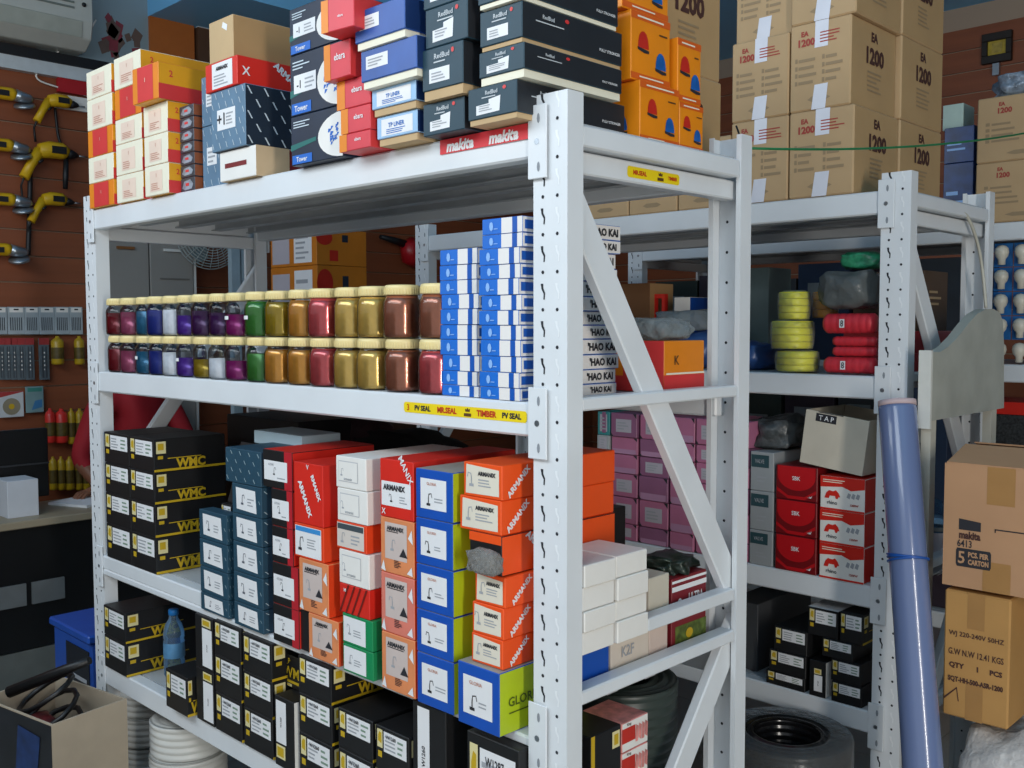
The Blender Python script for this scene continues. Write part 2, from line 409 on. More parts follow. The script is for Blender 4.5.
# ================================================================ TOP SHELF OF THE FRONT RACK
ZT = 1.9545
cream = M('cream_end_flap', '#efe9d2', .6, noise=.03)
pinkpr = M('pale_pink_print', '#ecd3c0', .6, noise=.05)
orange_c = M('orange_card', '#e8871a', .45, noise=.05)
yel_c = M('amber_card', '#e6a21e', .45, noise=.05)
crim = M('crimson_print', '#d63a3a', .45, noise=.05)
pink_c = M('washed_red_card', '#d8414c', .45, noise=.06)
def cream_box(x, i, n, where, Y0, Y1, front='cream', rz=0.0, grow=0.0):
    X0, X1, z0, z1 = x
    mats = (cream if front == 'cream' else orange_c, yel_c, yel_c)
    kind = 'cream-ended' if front == 'cream' else 'orange and crimson'
    b = carton('small_carton', X0, X1-.002, Y0, Y1, z0, z1, mats, f'{kind} carton, {ordn(i,n)} in the {where}', 'box', 'orange sided cartons on the top shelf', rz)
    b.rect('r', 0, 0, 1, .42, crim, 'red_band')
    if front == 'cream':
        p = b.rect('f', .22, .12, .74, .82, pinkpr, 'faded_print'); b.lines('f', .28, .16, .68, .42, 4, M('rose_print', '#c9907c', .6, noise=0)); b.txt('f', .5, .66, .12, 'I', M('rose_print'))
    else:
        b.rect('f', .2, .02, .8, .98, crim, 'red_panel'); b.txt('f', .5, .6, .12, 'I', pinkpr)
    b.txt('r', .12, .72, .18, '2', crim)
    return b
W1, W2, W3 = 'leftmost top shelf column', 'second top shelf column', 'third top shelf column'
c = fcol(88, 113, [211, 185, 159, 132, 101, 72.5], -.015, base=ZT)
for i, x in enumerate(c): cream_box(x, i, 5, W1, -.015, .19, 'cream' if i in (1, 3, 4) else 'orange')
c2 = fcol(115.5, 142, [206, 177, 146, 121, 91, 59], -.012, base=ZT)
for i, x in enumerate(c2): cream_box(x, i, 5, W2, -.012, .20 if i < 4 else .27, 'orange' if i == 3 else 'cream')
c3 = fcol(144, 168, [199, 168, 138, 108, 72], -.02, base=ZT)
for i, x in enumerate(c3): cream_box(x, i, 4, W3, -.02 if i < 3 else -.05, .2 if i < 3 else .25, 'orange' if i == 3 else 'cream', rz=.05 if i == 3 else 0)
# grey blister packs
gpack = M('dark_grey_pack', '#3d434c', .3, noise=.3, scale=30); gp2 = M('brown_side', '#8a4a2a', .6)
c4 = fcol(171.5, 194, [194, 181, 169, 157, 146, 134, 122, 110], .012, base=ZT)
for i, (X0, X1, z0, z1) in enumerate(c4):
    X0 = c3[0][1]+.004
    b = carton('tool_pack', X0, X1, .012, .13, z0, z1, (gpack, gp2, gp2), f'small dark grey pack, {ordn(i,7)} of the thin top shelf stack', 'pack', 'dark grey packs on the top shelf')
    b.poly('f', [(.12,.3),(.3,.15),(.8,.2),(.92,.5),(.7,.85),(.25,.75)], M('pack_pale_grey', '#8f98a3', .35, noise=.3, scale=60), 'picture'); b.rect('f', .38, .42, .62, .62, crim, 'red_mark', .0012)  # pale grey patch and red mark on each pack front
# slate blue flecked boxes
slate = M('slate_blue_card', '#5f7f98', .5, noise=.08); slate_d = M('navy_card', '#1c2a3a', .5, noise=.1); fleck = M('fleck_print', '#c9d6de', .5, noise=0)
def flecks(b, face, nu, nv, mat=fleck, L=.05, skip=None):
    lst = []
    for i in range(nu):
        for j in range(nv):
            u, v = (i+.5)/nu + (.25/nu if j % 2 else -.25/nu), (j+.5)/nv
            if skip and skip[0] < u < skip[2] and skip[1] < v < skip[3]: continue
            lst.append([(u-L*.5, v+L*1.1), (u-L*.2, v+L*1.1), (u+L*.6, v-L*.9), (u+L*.3, v-L*.9)])
    return b.polys(face, lst, mat, 'fleck_print')
c5 = fcol(197, 216, [188, 127, 77], .015, base=ZT)
for i, (X0, X1, z0, z1) in enumerate(c5):
    b = carton('flecked_box', X0, X1+.05, .03, .25, z0, z1, (slate, slate_d, slate_d), f'slate blue flecked box, {["lower","upper"][i]} of the pair behind the big flecked box', 'box', 'slate blue flecked boxes')
    b.rect('f', .16, .38, .5, .66, paper); b.lines('f', .2, .4, .45, .62, 3, greyink); flecks(b, 'f', 4, 5, skip=(.1,.33,.55,.7))
X0, X1 = onY(216, 165, -.02).x, onY(250, 165, -.02).x
zz = [ZT] + [onY(216, y, -.02).z for y in (154, 94)]
za = [onY(214, y, -.02).z for y in (66, 24)]
b = carton('white_maroon_box', onY(220, 170, -.02).x, onY(256, 170, -.02).x, -.02, .2, zz[0], zz[1], (white_card, M('maroon_card', '#7a1f22', .5), kraft_l), 'white box with maroon end lying under the flecked box', 'box')
b.rect('f', .15, .42, .75, .58, M('maroon_card'), 'maroon_bar'); b.rect('r', 0, 0, .42, 1, M('sand_card', '#cdb18c', .6), 'sand_sleeve')
b = carton('flecked_box', X0, X1, -.03, .2, zz[1]+.001, zz[2], (slate, slate_d, slate_d), 'large slate blue flecked box with navy side on the top shelf', 'box', 'slate blue flecked boxes')
b.rect('f', .18, .34, .72, .68, paper); b.lines('f', .45, .4, .68, .62, 4, greyink); b.txt('f', .3, .52, .2, '+1', ink); flecks(b, 'f', 5, 6, skip=(.12,.28,.78,.72)); flecks(b, 'r', 5, 5, L=.06)
b = carton('red_box', onY(211, 80, -.02).x, onY(243, 80, -.02).x, -.035, .2, zz[2]+.001, za[0], (red, red, red), 'red box with white label and diagonal lettering on the top shelf', 'box')
b.rect('f', .22, .06, .86, .94, paper); b.txt('f', .54, .74, .14, 'ARMANIX', ink, .5); b.lines('f', .28, .12, .8, .55, 4, greyink); b.txt('r', .62, .5, .26, 'ARMANIX', paper, ang=-35); b.txt('r', .1, .5, .3, 'X', paper)
b = carton('brown_carton', onY(213, 45, -.02).x, onY(237, 45, -.02).x, -.03, .2, za[0]+.001, za[1], (kraft_l, kraft, kraft), 'plain brown carton on top of the red box', 'box')  # paler front board paints in the stronger light on that face
b.poly('f', [(.55,.78),(.75,.66),(.78,.8),(.6,.9)], paper, 'torn_label')
# navy boxes with a white disc
navy = M('deep_navy_card', '#15243a', .45, noise=.12); teal_g = M('teal_glow_print', '#1f6b66', .5, noise=.2, scale=6); tag_b = M('tag_blue', '#1667c4', .45, noise=0)
c7 = fcol(290.5, 342, [172, 118, 57, 10], -.03, base=ZT)
for i, (X0, X1, z0, z1) in enumerate(c7):
    b = carton('navy_box', X0, X1, -.03, .22, z0, z1, (navy, navy, navy), f'navy box with white disc and blue tag, {["lowest","middle","highest"][i]} of the three', 'box', 'navy boxes with white disc')
    b.poly('f', [(0,.3),(.5,.42),(.5,.5),(0,.42)], teal_g, 'teal_streak')
    b.poly('f', [(1,.0)]+[(1.0-.46*math.sin(PI*k/14), .45-.44*math.cos(PI*k/14)) for k in range(15)]+[(1,.9)], white_card, 'white_disc', .0008)
    rr = random.Random(i)
    b.polys('f', [[(u, v), (u+.02, v+.01), (u+.035+rr.random()*.03, v+.06), (u+.01, v+.07)] for u, v in [(.66+rr.random()*.26, .22+rr.random()*.4) for _ in range(16)]], tag_b, 'blue_flourish', .0013)
    b.txt('f', .84, .42, .13, 'But', tag_b, .3)
    b.rect('f', .03, .02, .42, .2, tag_b, 'name_tag', .001); b.txt('f', .22, .11, .10, 'Tower', paper, .34)
    if i: b.rect('f', .08, .36, .52, .66, paper, 'label', .001); b.lines('f', .3, .4, .5, .6, 3, greyink); b.txt('f', .18, .5, .13, '-1', ink)
    b.lines('f', .06, .74, .4, .9, 3, fleck)
# red and orange boxes
b8 = [(329.5, 372, 163, 139), (331, 372, 138, 114), (327, 372, 112, 87), (322, 360, 83, 53)]
zp = ZT
for i, (xl, xr, yb, yt) in enumerate(b8):
    z1 = onY(xl, yt, -.05).z
    X0, X1 = onY(xl+12, yt, -.05).x, onY(xr, yt, -.05).x
    b = carton('red_orange_box', X0, X1, -.055-(.02 if i == 3 else 0), .16, zp+.001, z1, (pink_c, crim, crim), f'washed red box with orange edge, {ordn(i,4)} of the stack beside the navy boxes', 'box', 'washed red boxes on the top shelf')
    b.rect('f', 0, 0, .25, 1, orange_c, 'orange_edge'); b.txt('f', .62, .6, .2, 'ebara', paper, .42); zp = z1
b = carton('red_orange_box', onY(322, 30, -.12).x, onY(350, 30, -.12).x, -.12, -.034, zp+.002, onY(322, 3, -.12).z, (pink_c, crim, crim), 'washed red box tipped askew at the top of its stack', 'box', 'washed red boxes on the top shelf', rz=.12)
b.rect('f', 0, 0, .22, 1, orange_c, 'orange_edge'); b.txt('f', .6, .42, .08, 'ebara', paper, .3)
# blue boxes
lblue = M('pale_blue_card', '#9cc3e6', .45, noise=.05); royal = M('royal_blue_card', '#2b56a0', .4, noise=.1); inblue = M('blue_ink', '#2d6fc0', .6, noise=0)
navy_b = M('navy_blue_card', '#16305f', .4, noise=.1)
zp = ZT
for i, (xl, xr, yt, pro) in enumerate([(377, 417, 118, .045), (372, 416, 91, .055), (361, 417, 52, .075), (355, 405, 13, .085)]):
    z1 = onY(xl, yt, -pro).z; X0, X1 = onY(xl, yt+20, -pro).x, onY(xr, yt+20, -pro).x
    pale = i < 2
    nm = ['pale blue framed box, lowest of the blue stack', 'pale blue framed box with blue lettering, second in the blue stack', 'royal blue box with small white label under the top one', 'royal blue box with small white label at the top of the blue stack'][i]
    b = carton('blue_box', X0, X1, -pro, .2, zp+.014, z1, (lblue if pale else royal, navy_b, royal), nm, 'box', 'blue boxes on the top shelf')
    g = G(); e = .004; g.box(-b.w/2+e, b.w/2-e, -b.d/2+e, b.d/2-e, -.0135, .002); obj('tray', g, kraft_l if pale else cream, b.o)
    if pale:
        b.rect('f', .12, .1, .9, .85, paper); b.txt('f', .5, .55, .2, 'TP LINER', inblue, .5); b.lines('f', .25, .15, .75, .4, 3, inblue)
    else:
        b.rect('f', .1, .36, .5, .78, paper); b.lines('f', .14, .42, .42, .7, 3, greyink); b.txt('r', .3, .5, .16, 'TRAK', paper, .5)
    zp = z1
# teal black boxes with white labels
tealk = M('dark_teal_card', '#22404e', .5, noise=.06); teal_side = M('charcoal_card', '#22252a', .5, noise=.1)
def redbud(x, Y0, Y1, label, tray=0, side_text=True, seed=0):
    X0, X1, z0, z1 = x
    b = carton('teal_box', X0, X1, Y0, Y1, z0+tray, z1, (tealk, teal_side, teal_side), label, 'box', 'dark teal lamp boxes on the top shelf')
    if tray:
        g = G(); e = .003; g.box(-b.w/2+e, b.w/2-e, -b.d/2+e, b.d/2-e, -tray+.0005, .002); obj('tray', g, kraft_l if seed % 2 else cream, b.o)
    b.txt('f', .5, .78, .13, 'RedBud', M('label_grey', '#c8ced2', .6, noise=0), .42); b.ell('f', .76, .84, .035, .06, crim, 'red_dot'); b.lines('f', .3, .6, .72, .68, 1, M('label_grey'), 'slogan')
    rr = random.Random(seed)
    if rr.random() < .5: p = b.rect('f', .18, .16, .68, .5, paper)
    else: p = b.poly('f', [(.18,.12),(.66,.14),(.68,.62),(.44,.56),(.44,.44),(.18,.42)], paper)
    b.lines('f', .24, .2, .6, .42, 3, greyink)
    if side_text:
        b.txt('r', .24, .72, .12, 'RedBud', M('label_grey'), .25); b.lines('r', .12, .52, .4, .6, 1, M('label_grey'), 'slogan'); b.txt('r', .86, .3, .09, 'FULLY STRONGER', paper, .22); b.ell('r', .42, .8, .02, .06, crim, 'red_dot')
    return b
zl = [ZT] + [onY(421, y, -.05).z for y in (105, 54, 15)] + [onY(421, 15, -.05).z+.07]
for i, (xl, xr, pro, tr) in enumerate([(423, 464, .045, 0), (422.5, 463, .06, .018), (426, 468, .06, 0), (424, 463, .06, 0)]):
    redbud((onY(xl, 100, -pro).x, onY(xr, 100, -pro).x, zl[i]+.001, zl[i+1]), -pro, .2, f'dark teal box with white label, {ordn(i,4)} of the left teal column', tr, False, i)
zl = [ZT] + [onY(478, y, -.05).z for y in (88, 54, 14)] + [onY(478, 14, -.05).z+.065]
for i, (xl, xr, pro, tr) in enumerate([(468, 517, .05, .01), (479, 524, .05, .014), (480, 522, .05, .008), (478, 519, .06, .008)]):
    ye = onX(622 if i < 3 else 618, 80, onY(xr, 60, -pro).x).y if i else .25
    redbud((onY(xl, 70, -pro).x, onY(xr, 70, -pro).x, zl[i]+.001, zl[i+1]), -pro, ye, f'long black sided teal box, {ordn(i,4)} by the corner post', tr, True, i+5)
# red brand flags tucked under the boxes
mak = M('flag_red', '#d8323a', .5, noise=0)
for i, (x0, x1) in enumerate([(440, 481), (480, 529)]):
    a, b_ = onY(x0, 146, -.0062), onY(x1, 138, -.0062)
    g = G(); y = -.0062-.0008*i
    g.quad([(a.x, y, 1.926), (b_.x, y, 1.926), (b_.x, y, 1.9535), (a.x, y, 1.9535)])
    f = obj('brand_flag', g, mak, fixn=False); tag(f, f'red paper flag with white lettering on the top beam, {["left","right"][i]} one', 'sign', 'red paper flags')
    me, asp = text_mesh('makita', paper, .2); h = .022; sx = min(h, (b_.x-a.x)*.97/asp)
    e = link('lettering', me, f); e.matrix_local = Matrix(((sx,0,0,(a.x+b_.x)/2),(0,0,-1,y-.0006),(0,h,0,1.939),(0,0,0,1)))
# orange boxes with beacon pictures
orb = M('beacon_orange', '#ee8d14', .4, noise=.06); orr = M('beacon_orange_red', '#d9601a', .45); bluep = M('beacon_blue', '#1a5fae', .4, noise=.2, scale=40); redp = M('beacon_red', '#c22a1c', .4, noise=.1)
def beacon(b, face, u, v, s, mat):
    a = (b.d if face == 'r' else b.w)/b.h; ru = s/a
    b.poly(face, [(u+ru*x, v+s*y) for x, y in ((-1,-.9),(-.95,-.2),(-.75,.5),(-.35,.92),(.1,1),(.55,.75),(.85,.2),(1,-.5),(1,-.9))], mat, 'beacon_picture', .001)
    b.poly(face, [(u+ru*x, v+s*y) for x, y in ((-1.1,-.85),(1.05,-1.05),(1.05,-1.35),(.2,-1.4),(-1.05,-1.15))], ink, 'beacon_base', .0013)
def beacon_box(X0, X1, Y0, Y1, z0, z1, label):
    b = carton('beacon_box', X0, X1, Y0, Y1, z0, z1, (orb, orb, orr), label, 'box', 'orange boxes with beacon pictures')
    b.rect('r', 0, .02, 1, .11, orr, 'bottom_band'); b.rect('r', 0, .88, 1, .99, orr, 'top_band'); b.lines('r', .15, .9, .85, .96, 1, cream, 'slogan'); b.lines('r', .2, .04, .9, .09, 1, cream, 'slogan')
    b.lines('r', .7, .72, .95, .78, 1, brn)
    beacon(b, 'r', .3, .6, .13, redp); beacon(b, 'r', .75, .36, .13, bluep); beacon(b, 'f', .55, .35, .16, bluep)
    return b
xo = -.05
ya, yb_, yc = onX(640, 110, xo).y, onX(679, 110, xo).y, onX(703, 120, xo).y
z1 = onX(640, 79, xo).z; z2 = onX(631, 9, xo-.015).z
beacon_box(xo-.11, xo, ya, yb_, ZT, z1, 'orange box with red and blue beacon pictures, bottom of the near stack')
beacon_box(xo-.12, xo-.012, onX(631, 40, xo-.012).y, onX(670, 40, xo-.012).y, z1+.001, z2, 'orange box with red and blue beacon pictures in the middle of the near stack')
beacon_box(xo-.13, xo-.02, onX(622, 10, xo-.02).y, onX(668, 10, xo-.02).y, z2+.001, z2+.13, 'orange beacon box cut off by the top of the picture')
bz = onX(690, 104, xo).z
beacon_box(xo-.11, xo, yb_+.002, yc, ZT, bz, 'orange beacon box at the bottom of the rear stack')
beacon_box(xo-.11, xo-.004, yb_+.0, yc-.004, bz+.001, onX(690, 40, xo).z, 'orange beacon box at the top of the rear stack')
# brown cartons lettered 1200
kred = M('carton_red_ink', '#a8443a', .7, noise=0); kdark = M('carton_dark_ink', '#4a2b24', .7, noise=0); tape_w = M('white_packing_tape', '#dcdde6', .35, noise=.05); kgrey = M('carton_faint_ink', '#9b8464', .7, noise=0)
kraft_b = M('kraft_carton_lit', '#bd9e76', .75, noise=.05, scale=8); kraft_s = M('kraft_carton_shaded', '#b59468', .75, noise=.05, scale=8)  # one board in two tones: the side's weaker light is painted in
def big_carton(X0, X1, Y0, Y1, z0, z1, label, front=True, group='brown cartons lettered 1200', rz=0, tapes=True):
    b = carton('brown_carton', X0, X1, Y0, Y1, z0, z1, (kraft_b, kraft_s, kraft_b), label, 'box', group, rz, .004)
    b.txt('r', .52, .62, .20, '1200', kdark, .62); b.txt('r', .5, .84, .11, 'EA', kdark, .24); b.lines('r', .35, .2, .68, .46, 5, kgrey)
    if front:
        b.txt('f', .28, .78, .09, '1200', kred, .3); b.txt('f', .25, .88, .06, 'EA', kred, .14); b.lines('f', .5, .74, .9, .88, 4, kred)
        for u in (.15, .6):
            b.lines('f', u, .28, u+.3, .62, 4, kgrey)
            b.polys('f', [[(u-.06, v), (u-.02, v), (u-.02, v+.05), (u-.06, v+.05)] for v in (.3,.39,.47,.56)], kgrey, 'tick_boxes')
        b.poly('f', [(.3,.12),(.38,.09),(.6,.09),(.68,.12),(.6,.155),(.38,.155)], kgrey, 'emblem')
        if tapes:
            b.poly('f', [(.41,.7),(.63,.7),(.64,1.0),(.42,1.0)], tape_w, 'packing_tape', .001); b.poly('f', [(.37,0),(.6,0),(.64,.28),(.42,.28)], tape_w, 'packing_tape', .001)
    return b
xo = -.166
y0, y1 = onX(655, 90, xo).y, onX(722, 90, xo).y
zm = onX(690, 73, xo).z
big_carton(-.42, xo, y0, y1-.002, ZT, zm, 'brown carton lettered 1200 behind the orange beacon boxes, lower one', False)
big_carton(-.42, xo-.006, y0, y1, zm+.001, zm+.25, 'brown carton lettered 1200 behind the orange beacon boxes, upper one', False)
# ================================================================ SECOND SHELF: jars, stationery boxes, orange box
Z2 = 1.4585
glass_j = clear_mat('clear_jar_plastic', '#eef2f5', .005, .04, gloss=True)
lid_m = M('cream_yellow_lid', '#e8d59a', .4, noise=.03)
PIG = {'dark red': ('#7a1822', .45), 'mauve': ('#a34a68', .5), 'steel blue': ('#2f6b8c', .5), 'navy blue': ('#12247c', .4), 'white': ('#e6e6ea', 0), 'violet': ('#5a2f98', .45),
       'dark purple': ('#45194f', .45), 'magenta': ('#8f1a6a', .5), 'green': ('#3f7d32', .45), 'olive gold': ('#a88a20', .7), 'amber': ('#d8963c', .8), 'copper red': ('#cc5658', .8), 'gold': ('#e2ba62', .85), 'copper brown': ('#ac6a50', .85)}
JR, JH = .0405, .0905
def prof_body(r, h):
    return [(0,.0005),(r-.006,.0005),(r-.0015,.004),(r,.010),(r,h*.76),(r-.0012,h*.84),(r-.0045,h*.91),(r-.0085,h*.955),(r-.0085,h)]
jg = G(); jg.lathe(prof_body(JR, JH), 28); jar_me = jg.mesh('jar_body', glass_j)
lg = G(); LR = JR-.0035; n = 48
lg.lathe([(0,.021),(LR-.004,.021),(LR-.001,.0195),(LR,.016),(LR,.001),(LR-.002,0),(0,0)], 36)
for k in range(36):
    a = 2*PI*k/36; c_, s_ = math.cos(a), math.sin(a); q = .0009
    lg.obox((LR*c_, LR*s_, .002), (LR*c_, LR*s_, .0145), (-s_*q, c_*q, 0), (c_*q, s_*q, 0))
lid_me = lg.mesh('lid', lid_m)
CONT = {}
def content(col, fill):
    key = (col, round(fill, 2))
    if key not in CONT:
        hx, mt = PIG[col]
        m = M('pigment_'+col.replace(' ', '_'), hx, .2 if mt > .4 else .5, mt*.6, noise=.10, scale=60)
        r = JR-.0022; h = JH*fill; pr = [(0,.002),(r-.006,.002),(r-.001,.006),(r,.011)]
        hs = min(h, JH*.76); pr.append((r, hs))
        if h > JH*.76: pr += [(r-.0012, min(h, JH*.84))]
        if h > JH*.86: pr += [(r-.005, h)]
        pr.append((0, pr[-1][1]))
        g = G(); g.lathe(pr, 28); CONT[key] = g.mesh('contents', m)
    return CONT[key]
JT = JH+.0205
def jar(X, Y, z, col, fill, label, sticker=False):
    o = link('pigment_jar', jar_me, None, (X, Y, z)); tag(o, label, 'jar', 'clear jars of coloured pigment')
    link('contents', content(col, fill), o); link('lid', lid_me, o, (0, 0, JH-.0005))
    if sticker:
        g = G(); n = 4; a0 = -PI/2-.15
        for k in range(n):
            a, b_ = a0-.3+.6*k/n, a0-.3+.6*(k+1)/n; r = JR+.0006
            g.quad([(r*math.cos(t), r*math.sin(t), zz) for t, zz in ((a,.043),(b_,.043),(b_,.052),(a,.052))])
        obj('sticker', g, paper, o, fixn=False)
    return o
def jarX(left, y, Yc):
    p = onY(left, y, Yc)
    for _ in range(6):
        Zd = (p-CAM).dot(FWD); p = onY(left + JR*FPX/Zd*1.03, y, Yc)
    return p.x
cols = ['dark red','mauve','steel blue','navy blue','white','violet','dark purple','dark purple','magenta','green','olive gold','amber','copper red','gold','gold','copper brown','copper brown']
lows = ['dark red','mauve','steel blue','navy blue','white','violet','olive gold','white','magenta','green','amber','amber','copper red','gold','gold','copper brown','copper red']
fu = [.74,.76,.78,.8,.8,.62,.74,.68,.62,.96,.93,.95,.98,.96,.97,.98,.98]
flw = [.78,.72,.72,.75,.72,.58,.55,.6,.55,.78,.9,.9,.95,.92,.93,.96,.96]
LU = [111.7,121,135.6,149,165,177,194,208,226,247,265,286,305,331,355,387,424]
LL = [112,120.5,136,150,164,176.5,195,208.5,225,247,264,287,309,333,356,384,417.5]
def row(lefts, y, Yc):
    xs = [jarX(a, y, Yc) for a in lefts]
    for i in range(len(xs)-2, -1, -1): xs[i] = min(xs[i], xs[i+1]-2*JR-.0012)
    return xs
ORDL = ['leftmost','second from the left','third from the left','fourth from the left','fifth from the left','sixth from the left','seventh from the left','eighth from the left','ninth from the left','tenth from the left','eleventh from the left','twelfth from the left','thirteenth from the left','fourteenth from the left','third from the blue boxes','second from the blue boxes','nearest the blue boxes']
xl_ = row(LL, 370, .034)
for i, X in enumerate(xl_): jar(X, .034, Z2, lows[i], flw[i], f'jar of {lows[i]} pigment in the lower row, {ORDL[i]}', i in (2, 5))
# the upper row stands on the lids of the lower one
for i, X in enumerate(xl_):
    jar(X + (.0 if i else 0), .034 + (.003 if i % 3 else -.003), Z2+JT+.0006, cols[i], fu[i], f'jar of {cols[i]} pigment in the upper row, {ORDL[i]}', i in (8, 9))
# blue and white packets
pb = M('packet_blue', '#1f6fd0', .35, noise=.05); pw_ = M('packet_white', '#eae6e2', .45, noise=.03); pdark = M('packet_dark_blue', '#1557b0', .35, noise=0)
def packet(X0, X1, Y0, Y1, z0, z1, label):
    b = carton('stationery_packet', X0, X1, Y0, Y1, z0, z1, (pb, pw_, pw_), label, 'box', 'blue and white packets on the second shelf', 0, .001)
    b.rect('f', .49, .015, 1, .985, pw_, 'white_band'); b.rect('f', .76, .015, .88, .985, pdark, 'blue_stripe', .001)
    b.polys('f', [[(.24+.05*math.cos(a), .5+.3*math.sin(a)) for a in [t*PI/4 for t in range(8)]], [(.3,.3),(.4,.3),(.4,.36),(.3,.36)]], M('packet_pale', '#8fbaf0', .4, noise=0), 'emblem')
    b.rect('r', .02, .22, .2, .78, pdark, 'blue_patch'); b.ell('r', .16, .5, .012, .12, M('packet_pale'), 'dot')
    b.txt('r', .82, .5, .56, "'HAO KAI", ink, .34)
    return b
ya = [398, 384.5, 370.5, 355, 339.5, 325, 309.5, 295, 281, 266, 250.5]
ca = fcol(440.5, 477.5, ya, .012, base=Z2, gap=.0008)
for i, (X0, X1, z0, z1) in enumerate(ca):
    j = random.Random(i).uniform(-.006, .004); packet(X0+j, X1+j, .012+abs(j)*.5, .30, z0, z1, f'blue and white packet, {ordn(i,10)} in the shorter stack')
yb2 = [401, 386.5, 371.5, 356, 340, 325.5, 311, 296, 280, 266, 250, 236, 220]
cb = fcol(479.5, 519.5, yb2, -.002, base=Z2, gap=.0008)
for i, (X0, X1, z0, z1) in enumerate(cb):
    j = .006 if i > 9 else random.Random(i+50).uniform(-.002, .004)
    packet(X0+j, X1+j, -.002+j*.3, onX(616, 320, X1).y+j, z0, z1, f'blue and white packet, {("topmost" if i == 11 else ORD[i])} in the taller stack')
# orange and red box of the second shelf, seen past the brace
xb = -.06
y0, y1 = onX(664, 370, xb).y, onX(704, 370, xb).y
zt_ = onX(664, 341, xb).z
b = carton('orange_red_box', xb-.21, xb, y0, y1, Z2, zt_, (orange_c, orange_c, orange_c), 'glossy orange and red box on the second shelf near the end brace', 'box')
b.rect('r', 0, 0, 1, .33, crim, 'red_band'); b.rect('r', .05, .34, 1, .375, cream, 'white_line', .001); b.txt('r', .3, .62, .18, 'K', brn); b.rect('f', .5, 0, 1, 1, crim, 'red_side'); b.rect('f', 0, 0, .5, .3, crim, 'red_band')
def bag(name, label, c, size, mat, seed=0, amp=.18, sub=3, cat='bag', flat=True, group=None):
    """crumpled soft bag: a noisy rounded lump resting at c (bottom centre)"""
    bm = bmesh.new(); bmesh.ops.create_icosphere(bm, subdivisions=sub, radius=1.0)
    from mathutils import noise
    for v in bm.verts:
        n = v.co.normalized(); p = n*1.6+Vector((seed*3.1, seed*1.7, seed))
        k = 1 + amp*noise.noise(p*1.3)*1.6 + amp*.55*noise.noise(p*4) 
        q = Vector([math.copysign(abs(t)**.62, t) for t in n])*k
        v.co = Vector((q.x*size[0]/2, q.y*size[1]/2, max(q.z, -.92)*size[2]/2 if flat else q.z*size[2]/2))
    zmin = min(v.co.z for v in bm.verts)
    for v in bm.verts: v.co.z -= zmin
    me = bpy.data.meshes.new(name); bm.to_mesh(me); bm.free(); me.materials.append(mat)
    me.polygons.foreach_set('use_smooth', [True]*len(me.polygons))
    o = link(name, me, None, c); tag(o, label, cat, group); return o
cling = clear_mat('crumpled_clear_film', '#c8d2d6', .28, .18, .9, 26)
bag('clear_film_bag', 'crumpled clear plastic bag lying on the glossy orange box', (xb-.065, (y0+y1)/2, zt_+.0005), (.12, .13, .05), cling, 2)
# ================================================================ THIRD SHELF OF THE FRONT RACK
Z3 = .8425
gold_l = M('gold_print', '#c9a61c', .5, noise=0); lime = M('lime_card', '#b4c81c', .45, noise=.05); badge = M('badge_cream', '#e2d6a0', .5, noise=0); lblg = M('label_greenish', '#7f9684', .6, noise=0)
def wmc(X0, X1, Y0, Y1, z0, z1, label, group, side=True, front=True, rz=0):
    b = carton('black_tool_box', X0, X1, Y0, Y1, z0, z1, (black_card, black_card, black_card), label, 'box', group, rz)
    if front:
        b.rect('f', .06, .52, .22, .93, badge, 'badge'); b.poly('f', [(.09,.66),(.19,.62),(.19,.86),(.13,.88),(.09,.8)], gold_l, 'emblem', .001)
        b.rect('f', .26, .46, .94, .92, paper); b.lines('f', .3, .5, .62, .86, 4, greyink); b.lines('f', .68, .5, .9, .86, 3, lblg); b.rect('f', .08, .3, .2, .44, gold_l, 'small_mark')
    if side:
        b.rect('r', .0, 0, 1, .07, gold_l, 'gold_line'); b.txt('r', .5, .22, .3, 'WMC', gold_l, .78); b.lines('r', .18, .36, .95, .42, 1, gold_l, 'gold_line'); b.rect('r', .03, .55, .16, .92, badge, 'badge'); b.rect('r', .05, .66, .13, .86, gold_l, 'emblem', .001); b.rect('r', .05, .38, .12, .48, gold_l, 'small_mark')
    return b
zl = [.8845]+[onY(155, y, -.004).z for y in (538, 505, 473, 440)]
Xa, Xb, Xc = onY(105.5, 490, -.004).x, onY(130.5, 500, -.004).x, onY(155, 505, -.004).x
for i in range(4):
    wmc(max(Xa, -1.918), Xb-.001, -.004, .20, zl[i]+.001, zl[i+1], f'black tool box, {ordn(i,4)} of the column at the left upright', 'black tool boxes in the left block', False)
    wmc(Xb+.001, Xc, -.004, .22, zl[i]+.001, zl[i+1], f'black tool box with gold lettered side, {ordn(i,4)} of the left block', 'black tool boxes in the left block')
# black boxes further back and the stack behind the teal boxes
z5 = onY(200, 458, .22).z
wmc(-1.75, -1.44, .30, .52, .8845, z5, 'black tool box lying at the back of the third shelf', 'black tool boxes in shadow', False, False)
wmc(-1.70, -1.30, .31, .52, z5+.001, onY(240, 416, .3).z, 'long black tool box on top at the back of the third shelf', 'black tool boxes in shadow', False, False)
Xd, Xe = max(onY(196, 540, .040).x, -1.262), onY(232, 540, .040).x
zk = [Z3]+[onY(197, y, .040).z for y in (577, 545, 520, 497)]
for i in range(4):
    wmc(Xd, Xe, .040, .2, zk[i]+.001, zk[i+1], f'black tool box half hidden behind teal boxes, {ordn(i,4)} of its stack', 'black tool boxes in shadow', False)
g = G(); g.quad([(Xd, .06, zk[4]+.001), (Xd+.1, .06, zk[4]+.001), (Xd+.09, .10, zk[4]+.16), (Xd+.005, .10, zk[4]+.16)])
g.obox((Xd+.05, .06, zk[4]+.003), (Xd+.05, .11, zk[4]+.15), (.05, 0, 0), (0, -.0008, .0003)); g.f.pop(0) if False else None
